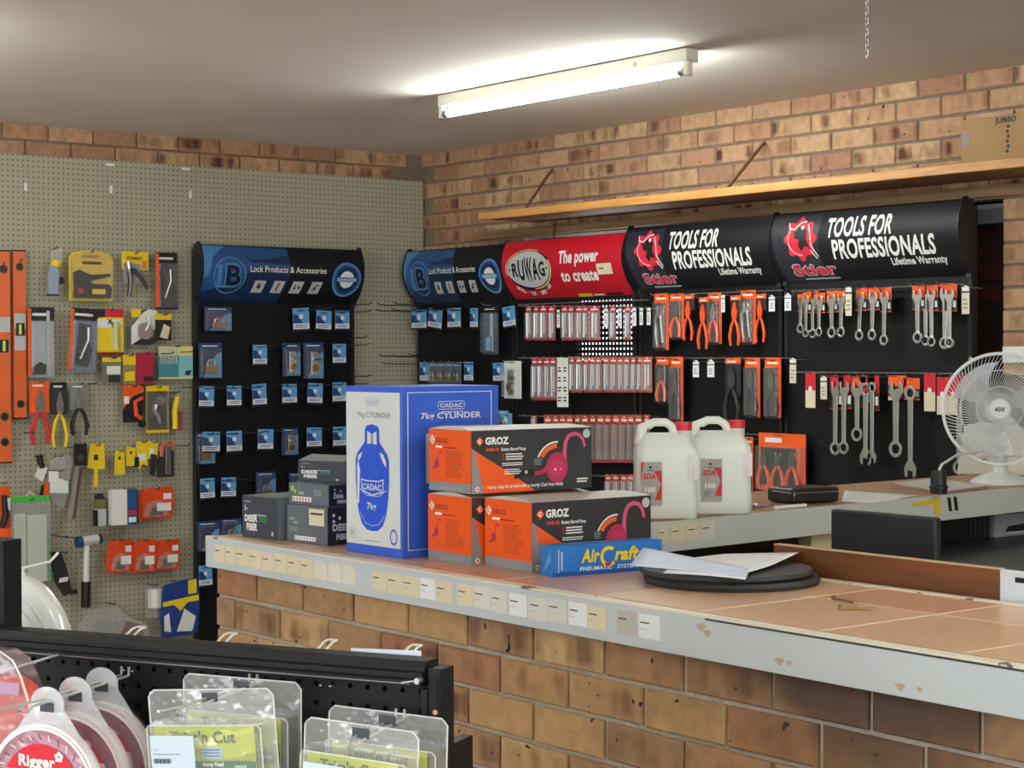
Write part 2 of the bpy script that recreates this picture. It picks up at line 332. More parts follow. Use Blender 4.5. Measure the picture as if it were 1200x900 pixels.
rb.b2(XB+.12, 6.2, OPY0-.06, OPY0, 0, OPZ+.1, dm); rb.b2(XB+.12, 6.2, OPY1, OPY1+.06, 0, OPZ+.1, dm); rb.b2(XB+.12, 6.2, OPY0, OPY1, OPZ, OPZ+.06, dm)
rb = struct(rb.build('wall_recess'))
win = struct(M().b2(6.08, 6.1, WY0, WY1, WZ0, WZ1, emit_mat('frosted_daylight_glass', (.93, .97, 1), 2.2)).build('window_1'))
struct(M().b2(-3.6, -3.5, -4, 8.4, 0, HC, plaster).build('wall_side'))
struct(M().b2(-3.6, 6.5, -4.1, -4, 0, HC, plaster).build('wall_shopfront'))

def brick_mesh(L_, m, seed, dep=.06):
    r = random.Random(seed); q = M(); x, z, c = L_/2, .038, .004
    j = lambda: (r.random()-.5)*.0025
    V = []
    for y, k in ((0, 0), (.004, 1)):
        e = c*(1-k)
        for sx, sz in ((-1, -1), (1, -1), (1, 1), (-1, 1)): V.append((sx*(x-e)+j(), y, sz*(z-e)+j()))
    for sx, sz in ((-1, -1), (1, -1), (1, 1), (-1, 1)): V.append((sx*x, dep, sz*z))
    q.add(V, [(0, 1, 2, 3)]+[(i, (i+1) % 4, 4+(i+1) % 4, 4+i) for i in range(4)]+[(4+i, 4+(i+1) % 4, 8+(i+1) % 4, 8+i) for i in range(4)]+[(11, 10, 9, 8)], m)
    return q.mesh('brick')
def brick_rows(parent, m, org, rz, rows, skip=None, L_=.222, step=.232, seed=1, h=None):
    'rows: (z centre, first centre, count); local x runs along the wall; a brick hides nothing behind it'
    ms = [brick_mesh(L_, m, seed*10+i) for i in range(5)]; r = random.Random(seed)
    ux, uy = math.cos(rz), math.sin(rz)
    for z, a, n in rows:
        for i in range(n):
            s = a+i*step
            if skip and skip(s, z): continue
            sc_ = 1
            x, y = org[0]+ux*s, org[1]+uy*s
            o = bpy.data.objects.new('brick', r.choice(ms)); C.objects.link(o); o.parent = parent
            pr = (r.random()-.5)*.003; o.location = (x+uy*pr, y-ux*pr, z); o.rotation_euler = (0, (r.random()-.5)*.006, rz)
face = brick_mat('wall_brick', [(164, 122, 98), (186, 144, 114), (196, 162, 124), (178, 132, 104), (204, 172, 132), (166, 122, 100), (190, 150, 116)], kiss=.8)
# wall_left: two courses above the pegboard
brick_rows(wl, face, (0, YA, 0), 0, [(2.6065, 3.634-.232*5+.116, 16), (2.5215, 3.518+.116-.232*5, 16)], skip=lambda s, z: s > XB-.1, seed=3)
# wall_right: courses above the displays, the strip beside the corner, and the pier
rowsB = []
for k in range(9):
    z = 2.609-.086*k
    rowsB.append((z, -8.027-.116+(0 if k % 2 == 0 else .116), 20))
ss = brick_rows
def skipB(s, z):
    y = -s
    if y > YA-.1 or y < 3.6: return True
    if z < OPZ and OPY0-.12 < y < OPY1+.1: return True
    return False
brick_rows(wr, face, (XB, 0, 0), -PI/2, [(z, a-.232*1, n) for z, a, n in rowsB], skip=skipB, seed=4)
half = [brick_mesh(.106, face, 77+i) for i in range(3)]
for k in range(6, 14):                       # pier edge at the opening
    z = 2.609-.086*k
    for q in range(2):
        y = OPY0-.053-(.116 if k % 2 else .0)-q*.232 if k % 2 == 0 else OPY0-.111-q*.232
        me = half[k % 3] if (k % 2 == 0 and q == 0) else None
        if k % 2 == 0 and q == 1: y = OPY0-.106-.01-.111
        o = bpy.data.objects.new('brick', me or brick_mesh(.222, face, 90+k+q)); C.objects.link(o); o.parent = wr; o.location = (XB, y, z); o.rotation_euler = (0, 0, -PI/2)
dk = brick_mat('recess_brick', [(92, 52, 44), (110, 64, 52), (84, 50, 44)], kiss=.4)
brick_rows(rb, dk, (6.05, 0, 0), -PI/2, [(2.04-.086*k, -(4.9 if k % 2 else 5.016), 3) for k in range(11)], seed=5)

# ================================================================ CEILING LIGHT, CHAIN, SHELF
fix_m = S('fitting_enamel', 226, 224, 210, .4); tube_m = emit_mat('lit_tube', (.93, 1.0, .97), TUBE_E)
def batten_light(loc, label, L_=1.52):
    t = thing('ceiling_light', label, 'ceiling light', loc, 0)
    M().box((0, 0, -.028), (.062, L_, .05), fix_m).build('batten', t, bevel=.004)
    for s in (-1, 1):
        h = M().box((-.012, s*(L_/2-.012), -.072), (.03, .024, .06), fix_m).build('lamp_holder', t, bevel=.004)
    M().cyl((-.012, -L_/2+.03, -.082), (-.012, L_/2-.03, -.082), .0165, tube_m, 16).build('tube', t, smooth=True)
    for s in (-1, 1): M().cyl((-.012, s*(L_/2-.025), -.082), (-.012, s*(L_/2-.055), -.082), .0172, steel, 14).build('end_cap', t, smooth=True)
    M().cyl((-.0312, -L_*.32, -.03), (-.036, -L_*.32, -.03), .008, zinc, 8).build('screw', t)
    return t
batten_light((4.53, 5.50, HC), 'white batten fitting with one lit fluorescent tube under the ceiling')
for i, (x, y) in enumerate([(3.6, 1.2), (1.95, 6.45), (.6, .6), (-1.6, 3.2), (-1.2, 6.4), (2.2, -1.2)]):  # unseen fittings added to light the room; pegboard one inferred from its bright spot
    t = batten_light((x, y, HC), 'unseen lit batten fitting, '+('near the right wall', 'level with the left wall display', 'straight overhead', 'far to the left', 'in the far left corner', 'well behind')[i])
ch = on(2, HC, 1016, -2); n = 13
t = thing('hanging_chain', 'thin steel chain hanging from the ceiling near the top edge', 'chain', (ch.x, ch.y, HC))
for i in range(11):
    z = -.012-i*.0165; P = [(math.cos(a)*.0045, 0, z+math.sin(a)*.011) for a in [2*PI*k/10 for k in range(10)]]
    o = M().tube([(p[0], 0, p[2]) for p in P], .0016, steel, 5, True).build('link', t); 
    if i % 2: o.data.transform(Matrix.Rotation(PI/2, 4, 'Z'))

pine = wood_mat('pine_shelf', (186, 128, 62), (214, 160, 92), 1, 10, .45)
batw = wood_mat('old_batten', (120, 92, 62), (150, 118, 82), 1, 8, .6)
brn = S('painted_brown_steel', 122, 86, 66, .6)
sh = thing('wall_shelf', 'long pine shelf board fixed to the brick wall above the tool displays', 'shelf', (5.6, 5.3, 2.205))
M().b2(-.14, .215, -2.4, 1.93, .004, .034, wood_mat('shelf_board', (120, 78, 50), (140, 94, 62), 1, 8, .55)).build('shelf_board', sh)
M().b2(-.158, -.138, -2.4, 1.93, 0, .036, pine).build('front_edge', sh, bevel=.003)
for ya, yb in ((6.889, 7.101), (5.512, 5.626)):
    M().tube([(-.13, ya-5.3, .036), (.21, yb-5.3, .262)], .0075, brn, 4).build('brace', sh)
lt = M().b2(XB-.028, XB-.001, 3.6, 7.72, 2.144, 2.186, batw).build('timber_batten'); tag(lt, 'worn timber batten along the brick wall under the pine shelf', 'batten')
# cardboard box on the shelf, far right
cb = S('cardboard', 168, 134, 88, .8); tape = S('brown_tape', 110, 66, 40, .4)
t = thing('cardboard_box', 'brown cardboard box with black print on the pine shelf at the far right', 'box', (5.66, 4.10, 2.241), -PI/2)
M().b2(-.23, .34, -.14, .12, 0, .168, cb).build('carton', t, bevel=.002)
f = FRONT(.14)
M().rect(-.23, .07, -.19, .125, tape, f, .001).build('tape_patch', t); M().text('JUMBO', -.03, .142, .02, ink, f, .001, bold=.04).build('lettering', t)
[M().rect(-.028+.004*(i % 2), .03+i*.018, -.016+.004*(i % 2), .042+i*.018, ink, f, .001).build('side_mark', t) for i in range(6)]
o = M().tube([(0, 0, 0), (0, -.01, -.06), (.02, -.03, -.115), (.1, -.06, -.14), (.19, -.09, -.155)], .004, black, 5).build('cable', None, True, loc=(5.775, 7.03, 2.2), rz=-PI/2); tag(o, 'thin dark cable looping down the bricks below the shelf', 'cable')

# ================================================================ THE COUNTER
CX, CT, CY0, CY1 = 2.392, 1.054, .9, 4.385
tile_m = mat('terracotta_tile', lin(208, 168, 134), .3, var=.12, scale=3.5)
tile_m2 = mat('terracotta_tile_browner', lin(196, 150, 118), .28, var=.14, scale=4)
fas_m = worn_mat('fascia_paint', (196, 203, 208), (170, 158, 134), .735, 5)
grime = S('edge_grime', 105, 100, 96, .6)
strip_m = worn_mat('edge_strip', (228, 220, 202), (110, 100, 92), .63, 14)
t = thing('counter', 'long brick shop counter with terracotta tiled top and pale grey fascia', 'counter', (CX, 2.6, 0))
K = t; oy = -2.6
M().b2(.018, .53, CY0+oy, CY1+oy-.008, 0, CT-.018, mat('counter_mortar', lin(176, 168, 156), .95, var=.1, scale=25, bump=.7, bscale=120)).build('core', t)
cb_m = brick_mat('counter_brick', [(186, 148, 108), (166, 122, 90), (192, 158, 114), (160, 112, 84), (188, 150, 106), (174, 132, 96), (164, 130, 98)], kiss=.7, dirt=.95)
bm5 = [brick_mesh(.221, cb_m, 200+i, .05) for i in range(6)]; rr = random.Random(12)
hb = [brick_mesh(.205, cb_m, 300, .05), brick_mesh(.09, cb_m, 301, .05)]
for k in range(11):
    z = .935-.086*k; e = k % 2
    j0 = 4.1637+(.116 if e else 0)
    for i in range(-1, 14):
        me = hb[e] if i < 0 else rr.choice(bm5)
        y = j0+(.108, .05)[e] if i < 0 else j0-.116-.232*i
        o = bpy.data.objects.new('brick', me); C.objects.link(o); o.parent = K
        pr = (rr.random()-.5)*.004; o.location = (.008+pr, y-2.6, z); o.rotation_euler = (0, 0, -PI/2)
slab = M().b2(-.004, .56, CY0-2.6, CY1-2.6, CT-.022, CT-.010, mortar).build('slab', K)
fa = M().b2(-.02, 0, CY0-2.6, CY1-2.6, .972, CT-.003, fas_m)
fa.b2(0, .54, CY1-2.6-.02, CY1-2.6, .972, CT-.003, fas_m); fa.build('fascia', K, bevel=.002)
M().b2(-.02, .008, CY0-2.6, CY1-2.6, CT-.003, CT+.001, strip_m).build('edge_strip', K)
M().b2(.008, .02, CY0-2.6, 2.75-2.6, CT-.006, CT-.0005, grime).build('grout_gap', K)
M().b2(.545, .572, CY0-2.6, CY1-2.6, CT-.02, CT+.002, strip_m).build('edge_strip', K)
M().b2(-.0212, -.019, CY0-2.6, 2.45-2.6, CT-.0065, CT-.003, S('dark_gap', 60, 54, 50)).build('worn_gap', K)
g1 = S('pale_grout', 224, 212, 192, .8)
M().b2(.006, .548, CY0-2.6, CY1-2.6, CT-.010, CT-.0012, g1).build('grout', K)
for k in range(-3, 8):
    y1 = 2.197+.31*k-.004; y0 = y1-.302 if False else 2.197+.31*(k-1)+.004
    y1 = min(y1, CY1); y0 = max(y0, CY0)
    if y1-y0 < .03: continue
    for xa, xb in ((.022, .336), (.343, .543)):
        dz = (rr.random()-.5)*.0008
        o = M().b2(xa, xb, y0-2.6, y1-2.6, CT-.008, CT+dz, tile_m if rr.random() < .6 else tile_m2).build('tile', K, bevel=.0015)
LB = [(247.5,259.5,0),(260.5,271.8,0),(272.5,287.5,0),(288,302.5,0),(303.5,317.5,0),(318.5,333,0),(333.8,348.5,0),(349.5,364.5,0),(365.5,380.5,2),(381.8,397,2),(398,413.8,2),
      (433,450.5,0),(451.2,468.8,0),(469.5,488.5,0),(489.5,508,1),(508.7,527.5,0),(533.3,552.5,0),(553.3,573,3),(573.5,592.5,3),(594.7,615.5,1),(618,640,3),(640.6,662.6,3),(664.5,686.6,1),(687,708.8,0),(722,744,4),(747.5,772.3,1)]
lc = [cream, paper, S('torn_label', 222, 216, 200, .8), S('off_white_label', 216, 214, 204, .7), S('faded_label', 190, 186, 172, .7)]
fr = lambda u, v, w: (-.02-w, -u, v)
for a, b_, c_ in LB:
    ya = on(0, CX-.02, a, 0).y; yb = on(0, CX-.02, b_, 0).y; h = .047; vt = 1.041-.004*rr.random()
    ua, ub = -(ya-2.6), -(yb-2.6); q = M()
    if c_ == 2: P = [(ua, vt-h), (ub, vt-h), (ub, vt-.018), (ub-.006, vt-.008), (ub-.014, vt-.002), (ua+.01, vt-.001), (ua+.003, vt-.006), (ua, vt-.02)]
    else: P = [(ua, vt-h), (ub, vt-h), (ub, vt), (ua, vt)]
    q.prism(P, lc[c_], fr, .0002, .0007)
    if c_ != 2:
        q.rect(ua+.004, vt-.018, ua+(ub-ua)*.5, vt-.0155, ink, fr, .0009); q.rect(ua+.004, vt-.03, ua+(ub-ua)*.35, vt-.029, grey, fr, .0009)
    q.build('price_label', K)
# paint chips on the fascia
for (x, y, s_) in ((822, 735, .9), (829, 742, .8), (914, 775, .9), (1055, 805, .8), (1078, 808, .5), (925, 777, .5)):
    p = on(0, CX-.02, x, y); q = M(); P = [(-(p.y-2.6)+s_*.012*math.cos(a)*(1+.4*math.sin(3*a)), p.z+s_*.008*math.sin(a)*(1+.3*math.cos(5*a))) for a in [2*PI*i/11 for i in range(11)]]
    q.poly(P, S('chipped_paint', 178, 164, 134, .8), fr, .0008).build('paint_chip', K)
ex = thing('inner_board', 'brown varnished plank standing along the inner edge of the tiled counter', 'board', (2.99, 2.55, .6))
mah = wood_mat('mahogany_board', (88, 50, 26), (122, 72, 38), 1, 9, .4)
M().b2(-.009, .009, 2.243-2.55, 2.858-2.55, 0, .514, mah).build('plank', ex)
M().b2(-.0095, .0095, 2.243-2.55, 2.858-2.55, .514, .5165, S('pale_edge', 190, 160, 128, .6)).build('pale_top_edge', ex)
wp = thing('white_board', 'white painted panel continuing the brown plank at the right edge', 'panel', (2.99, 1.9, .6))
wpp = M().b2(-.009, .009, -.5, .342, 0, .514, S('white_panel_paint', 214, 222, 232, .5)).build('panel', wp)
p = on(0, 2.981, 1196, 680)
M().box((-.0105, p.y-1.9, p.z-.6), (.003, .022, .010), black).build('catch', wp)

# ================================================================ THE REAR DESK (arm across to the right wall)
AZ = 1.10
P = [(2.995, 3.505), (5.78, 3.738), (5.78, 4.19), (4.5, 4.13), (2.995, 4.06)]
D = thing('rear_desk', 'rear desk with pale grey fascia running to the right wall', 'desk', (4.2, 3.8, 0))
ox, oyy = -4.2, -3.8
tp = TOP(0)
topm = wood_mat('desk_top', (158, 118, 84), (186, 146, 108), 0, 9, .45, 8)
M().prism([(a+ox, b_+oyy) for a, b_ in P], topm, tp, AZ-.03, AZ).build('top', D, bevel=.002)
def along(t_, off=0): a, b_ = P[0], P[1]; l = math.hypot(b_[0]-a[0], b_[1]-a[1]); ux, uy = (b_[0]-a[0])/l, (b_[1]-a[1])/l; return (a[0]+ux*t_+uy*off+ox, a[1]+uy*t_-ux*off+oyy)
fas2 = worn_mat('desk_fascia', (200, 206, 200), (150, 144, 128), .72, 6)
def fasc(t0, t1, name='fascia', skew=.012):
    a, b_, c_, d_ = along(t0, .018), along(t1, .018), along(t1, 0), along(t0, 0); z0, z1 = AZ-.078, AZ+.001
    V = [(a[0], a[1], z0), (b_[0]+skew, b_[1], z0), (c_[0]+skew, c_[1], z0), (d_[0], d_[1], z0), (a[0], a[1], z1), (b_[0], b_[1], z1), (c_[0], c_[1], z1), (d_[0], d_[1], z1)]
    q = M(); q.add(V, [(0, 1, 2, 3), (4, 7, 6, 5), (0, 4, 5, 1), (1, 5, 6, 2), (2, 6, 7, 3), (3, 7, 4, 0)], fas2); return q.build(name, D, bevel=.0015)
t977 = (on(1, 3.585, 977, 600).x-2.995)
fasc(0, t977); fasc(t977+.004, 2.78, skew=0)
# carcass underneath, support blocks
M().prism([(a+ox, b_+oyy) for a, b_ in [(2.995, 4.03), (4.5, 4.09), (5.76, 4.15), (5.76, 4.17), (4.5, 4.11), (2.995, 4.05)]], S('dark_back_panel', 52, 36, 28, .7), tp, 0, AZ-.031).build('back_panel', D)
s0 = on(1, 3.64, 957, 632); M().b2(s0.x-.055+ox, s0.x+.055+ox, 3.61+oyy, 3.66+oyy, .931, AZ-.032, S('cream_post', 214, 196, 150, .6)).build('post', D)
frd = lambda u, v, w: (along(u, .018+w)[0], along(u, .018+w)[1], v)
for a, b_, c_ in ((763, 776, 0), (779, 797.5, 0), (799.5, 817, 0), (818, 835.5, 3)):
    u0 = on(1, 3.53, a, 620).x-2.995; u1 = on(1, 3.53, b_, 620).x-2.995
    q = M().prism([(u0, AZ-.054), (u1, AZ-.054), (u1, AZ-.006), (u0, AZ-.006)], lc[c_], frd, .0002, .0008); q.rect(u0+.006, AZ-.026, u0+(u1-u0)*.6, AZ-.0235, ink, frd, .001); q.build('price_label', D)
q = M(); u0 = on(1, 3.64, 1057, 595).x-2.995; u1 = on(1, 3.64, 1094, 595).x-2.995
q.prism([(u0, AZ-.024), (u1-.03, AZ-.022), (u1-.03, AZ-.055), (u1, AZ-.06), (u1, AZ-.006), (u0, AZ-.014)], S('yellow_tape', 232, 200, 30, .5), frd, .0002, .001); q.build('yellow_tape', D)
for dx in (1103, 1111):
    u0 = on(1, 3.65, dx, 598).x-2.995; q = M().prism([(u0, AZ-.05), (u0+.018, AZ-.052), (u0+.008, AZ-.008), (u0-.010, AZ-.006)], black, frd, .0002, .001); q.build('black_tape', D)

# ================================================================ DISPLAY BOARDS
DA, DB, PG = 8.17, 5.72, 8.222          # front planes: lock display on the left wall, boards on the right wall, pegboard
def loc_in(parent, p):
    v = Vector(p)-Vector(parent.location); a = -parent.rotation_euler[2]
    return Vector((v.x*math.cos(a)-v.y*math.sin(a), v.x*math.sin(a)+v.y*math.cos(a), v.z))
def spot(wall, x0, y0, x1, y1, d):
    'bottom centre, width, height of something seen in that pixel box, hanging d in front of the wall plane'
    xm, ym = (x0+x1)/2, (y0+y1)/2
    if wall == 'B': ax, v = 0, DB-d
    else: ax, v = 1, (DA if wall == 'A' else PG)-d
    l, r_ = on(ax, v, x0, ym), on(ax, v, x1, ym); b, t_ = on(ax, v, xm, y1), on(ax, v, xm, y0)
    return (b.x, b.y, b.z), (r_-l).length, t_.z-b.z, (-PI/2 if wall == 'B' else 0)
panel_m = S('black_steel_panel', 17, 17, 20, .5, var=.1, spec=.25)
perf_m = pegboard_mat('black_perforated_panel', (19, 19, 22), (5, 5, 6), .0254, .0045)
edge_m = S('black_steel_frame', 26, 26, 29, .4)
HH = .29
def prof(z):
    t_ = max(0, min(1, z/HH))
    return .092*(1-(1-t_/.62)**2) if t_ < .62 else .092-.032*((t_-.62)/.38)**2
def header(t, z0, W, paint, face_m, mirrored=False):
    'curved header: black shell, bent printed sheet, end plates'
    P = [(0, 0)]+[(-prof(HH*i/10), HH*i/10) for i in range(11)]+[(0, HH)]
    fx = lambda u, v, w: (w, u, v+z0)
    M().prism(P, edge_m, fx, -W/2, W/2).build('header_shell', t, True, ang=.9)
    P2 = [(.0, -.008)]+[(-prof(HH*i/10)-.006, HH*i/10) for i in range(11)]+[(-.062, HH+.012), (-.035, HH+.016), (-.03, HH+.004), (.0, HH+.004)]
    for s in (-1, 1): M().prism(P2, edge_m, fx, s*(W/2+.003)-.0025, s*(W/2+.003)+.0025).build('end_plate', t)
    f = lambda u, v, w: (u, -.0008-w, v)
    q = M(); q.rect(-W/2+.004, .002, W/2-.004, HH-.002, face_m, f, 0); paint(q, f, W)
    q.bend([HH*i/12 for i in range(1, 12)], lambda z: -prof(z))
    q.V = [(x, y, z+z0) for x, y, z in q.V]
    q.build('header_print', t, True, ang=.9)
b_lt = S('display_light_blue', 74, 132, 190, .35); b_md = S('display_mid_blue', 38, 82, 138, .35); b_dk = S('display_dark_blue', 20, 46, 84, .35); navy = S('display_navy', 16, 22, 44, .35)
silver = S('print_silver', 190, 192, 194, .4); hdk = S('header_black', 20, 21, 26, .5, spec=.3); pinkred = S('logo_red', 214, 40, 62, .4); hred = S('header_red', 196, 22, 42, .35)
def paint_lock(q, f, W):
    k = W/860; X = lambda p: (p-510)*k; Z = lambda p: HH*(1-(p-85)/295)
    pl = lambda pts, m, w: q.poly([(X(a), Z(b)) for a, b in pts], m, f, w)
    pl([(84, 90), (526, 90), (540, 220), (500, 376), (84, 376)], b_dk, .0006)
    pl([(84, 90), (250, 90), (330, 170), (300, 250), (84, 330)], b_md, .0012)
    pl([(84, 90), (200, 90), (130, 150), (110, 240), (84, 260)], b_lt, .0018)
    pl([(250, 90), (526, 96), (528, 130), (420, 150), (330, 160)], b_md, .0018)
    pl([(330, 170), (536, 180), (538, 205), (330, 200)], b_md, .0014)
    cx, cz = X(218), Z(240)
    q.ring(cx, cz, .086, .093, b_lt, f, .0026, 36); q.rect(cx-.07, cz-.055, cx-.045, cz+.045, b_lt, f, .0026); q.rect(cx-.07, cz-.062, cx-.01, cz-.052, b_lt, f, .0026); q.rect(cx-.07, cz+.045, cx-.03, cz+.05, b_lt, f, .0026)
    q.text('B', cx+.022, cz-.054, .112, b_lt, f, .003, bold=.055, width=.1); q.text('B', cx+.022, cz-.048, .1, navy, f, .0036, bold=.03, width=.082)
    q.text('Lock Products & Accessories', X(527), Z(220), .032, white, f, .003, width=410*k, bold=.012)
    for i in range(4):
        a = 340+i*102
        pl([(a, 326), (a+14, 264), (a+72, 264), (a+58, 326)], silver, .003)
        u, v = X(a+36), Z(295)
        if i == 0: q.disc(u, v, .011, ink, f, .0036); q.stroke([(u-.008, v+.008), (u, v+.02), (u+.01, v+.01)], .004, ink, f, .0036)
        elif i == 1: q.stroke([(u-.008, v-.02), (u+.003, v+.018)], .008, ink, f, .0036); q.disc(u+.003, v+.014, .008, S('brass_print', 170, 120, 50), f, .004)
        elif i == 2: q.disc(u-.012, v-.004, .007, ink, f, .0036); q.rect(u-.016, v, u-.008, v+.014, ink, f, .0036); q.disc(u+.013, v, .008, ink, f, .0036)
        else: q.stroke([(u-.018, v-.014), (u-.002, v-.002), (u+.004, v+.012), (u+.02, v+.014)], .006, ink, f, .0036); q.disc(u-.004, v-.004, .008, ink, f, .0036)
    cx, cz = X(848), Z(248)
    q.disc(cx, cz, .09, b_lt, f, .003, 32); q.disc(cx, cz-.002, .078, b_md, f, .0036, 32); q.ring(cx, cz, .047, .066, b_dk, f, .0042, 32); q.disc(cx, cz, .044, white, f, .0042, 28)
    q.rect(cx-.062, cz-.012, cx+.062, cz+.012, b_lt, f, .0048); q.text('GUARANTEED', cx, cz-.007, .013, white, f, .0054, width=.115, bold=.02)
    n = 11
    for i in range(n):
        a = -PI*.85+i*PI*.7/(n-1); q.rect(cx+.082*math.cos(a)-.004, cz+.082*math.sin(a)-.002, cx+.082*math.cos(a)+.004, cz+.082*math.sin(a)+.002, white, f, .0042)
def paint_red(q, f, W):
    k = W/715; X = lambda p: (p-387)*k; Z = lambda p: HH*(1-(p-95)/295)
    cx, cz = X(195), Z(242); gold = S('logo_gold', 226, 180, 110, .4)
    q.disc(cx+.008, cz-.006, .178, black, f, .001, 40, rv=.099); q.ring(cx-.004, cz+.002, .166, .176, gold, f, .0016, 40, PI*.35, PI*1.1, .55); q.ring(cx+.004, cz-.002, .166, .178, gold, f, .0016, 40, -PI*.5, PI*.15, .55)
    q.disc(cx, cz, .166, silver, f, .0022, 40, rv=.09)
    u = cx-.128
    for i, c_ in enumerate('RUWAG'):
        hh = (.066, .098, .118, .102, .07)[i]; ww = (.05, .05, .062, .054, .05)[i]
        q.text(c_, u+ww/2, cz-hh/2, hh, black, f, .0028, width=ww*.93, bold=.035); u += ww-.001
    q.disc(cx-.145, cz, .006, black, f, .0028); q.disc(cx+.147, cz, .006, black, f, .0028)
    s_ = 'DRILL · CUT · SAND · FIX'
    for i, c_ in enumerate(s_):
        if c_ == ' ': continue
        a = -PI*.74+(i)*PI*.5/(len(s_)-1)
        q.text(c_, cx+.185*math.cos(a), cz+.118*math.sin(a)-.010, .017, white, f, .0028, bold=.04, rot=(a+PI/2)*.45)
    q.text('The power', X(385), Z(222), .060, white, f, .0028, width=230*k, bold=.035, shear=.12, al='L')
    q.text('to create', X(385), Z(312), .056, white, f, .0028, width=212*k, bold=.035, shear=.12, al='L')
    q.rect(X(600), Z(288), X(684), Z(235), cream, f, .003); q.rect(X(614), Z(262), X(640), Z(256), ink, f, .0036)
    q.rect(X(430), Z(388), X(508), Z(374), yellow, f, .0028); q.rect(X(590), Z(385), X(680), Z(375), black, f, .0028); q.rect(X(520), Z(385), X(575), Z(378), white, f, .0028)
def paint_tools(q, f, W):
    k = W/830; X = lambda p: (p-450)*k; Z = lambda p: HH*(1-(p-180)/315)
    q.poly([(X(40), Z(200)), (X(270), Z(192)), (X(262), Z(420)), (X(300), Z(492)), (X(60), Z(492))], S('header_grey', 40, 42, 52, .35), f, .0006)
    cx, cz = X(182), Z(300); P = []
    for i in range(64):
        a = 2*PI*i/64; r_ = 1+.13*math.cos(8*a); P.append((cx+.083*r_*math.cos(a), cz+.083*r_*math.sin(a)))
    for i in range(64): q.poly([(cx, cz), P[i], P[(i+1) % 64]], pinkred, f, .0014)
    # charging animal emblem: black head and body, white horns and dotted outline
    bull = [(-.048, .040), (-.028, .030), (-.012, .050), (.022, .052), (.036, .028), (.034, -.006), (.052, -.044), (.044, -.056), (.020, -.030), (.004, -.052), (-.014, -.030), (-.004, -.004), (-.030, .002), (-.036, .020)]
    q.poly([(cx+a, cz+b_) for a, b_ in bull], black, f, .0022)
    q.stroke([(cx-.068, cz+.07), (cx-.062, cz+.048), (cx-.035, cz+.04), (cx+.0, cz+.068), (cx+.03, cz+.072)], .006, white, f, .0024)
    q.stroke([(cx+.04, cz+.06), (cx+.055, cz+.02), (cx+.06, cz-.03), (cx+.088, cz-.075), (cx+.08, cz-.085), (cx+.052, cz-.05)], .005, white, f, .0024)
    q.disc(cx+.012, cz+.047, .009, white, f, .003)
    q.disc(cx+.03, cz-.052, .02, pinkred, f, .0026, 8)
    for i in range(18):
        a = PI*.8+i*PI*.7/17; q.rect(cx+.068*math.cos(a)-.0025, cz+.068*math.sin(a)-.003, cx+.068*math.cos(a)+.0025, cz+.068*math.sin(a)+.003, white, f, .0024)
    q.text('Stier', X(215), Z(462), .046, silver, f, .0018, width=206*k, bold=.06); q.text('Stier', X(215), Z(461), .042, pinkred, f, .0024, width=196*k, bold=.03)
    q.rect(X(150), Z(482), X(312), Z(476), silver, f, .0018)
    q.text('TOOLS FOR', X(308), Z(300), .078, white, f, .0018, width=285*k, bold=.03, shear=.22, al='L')
    q.text('PROFESSIONALS', X(325), Z(396), .076, white, f, .0018, width=445*k, bold=.03, shear=.05, al='L')
    q.text('Lifetime Warranty', X(802), Z(436), .028, white, f, .0018, width=232*k, bold=.03, al='R')
def board(label, loc, rz, z0, paint, face_m, W=.925, perf=False, holes=None, low=0):
    t = thing('display_board', label, 'display board', loc, rz)
    M().b2(-W/2, -W/2+.02, -.004, .03, low, z0+.27, edge_m).build('side_frame', t)
    M().b2(W/2-.02, W/2, -.004, .03, low, z0+.27, edge_m).build('side_frame', t)
    if holes:
        ux0, ux1, vz0, vz1 = holes; pm = perf_m
        q = M(); q.b2(-W/2+.02, ux0, 0, .003, low, z0+.2, pm); q.b2(ux1, W/2-.02, 0, .003, low, z0+.2, pm); q.b2(ux0, ux1, 0, .003, low, vz0, pm); q.b2(ux0, ux1, 0, .003, vz1, z0+.2, pm)
        nx = round((ux1-ux0)/.0254); nz_ = round((vz1-vz0)/.0254); q2 = M(); pu = (ux1-ux0)/nx; pv = (vz1-vz0)/nz_
        for i in range(nx):
            for j in range(nz_):
                c0 = (ux0+(i+.5)*pu, vz0+(j+.5)*pv); o8 = [(c0[0]+.0052*math.cos(PI/8+PI/4*a), c0[1]+.0052*math.sin(PI/8+PI/4*a)) for a in range(8)]
                sq = [(c0[0]+a*pu/2, c0[1]+b_*pv/2) for a, b_ in ((1, 1), (-1, 1), (-1, -1), (1, -1))]
                V = [(u, 0, v) for u, v in o8+sq]
                q2.add(V, [(0, 1, 8), (1, 2, 9, 8), (2, 3, 9), (3, 4, 10, 9), (4, 5, 10), (5, 6, 11, 10), (6, 7, 11), (7, 0, 8, 11)], panel_m)
        q.build('back_panel', t); o = q2.build('perforated_panel', t, kind=None)
    else:
        M().b2(-W/2+.02, W/2-.02, 0, .004, low, z0+.2, perf_m if perf else panel_m).build('back_panel', t)
    for s in (-1, 1): M().b2(s*(W/2-.01)-.012, s*(W/2-.01)+.012, -.012, .0, z0-.012, z0+.01, edge_m).build('bracket', t)
    header(t, z0, W, paint, face_m)
    return t
cA = (4.364+5.33)/2
bA = board('black display board with blue lock products header on the left pegboard wall', (cA-.005, DA, 0), 0, 1.803, paint_lock, hdk, W=.95)
YB = [8.14-.462, 7.30-.015-.462, 6.353-.463, 5.412-.485]   # centres along the right wall
bB0 = board('black display board with blue lock products header in the corner of the right wall', (DB, 7.295+.43, 0), -PI/2, 1.808, paint_lock, hdk, W=.86)
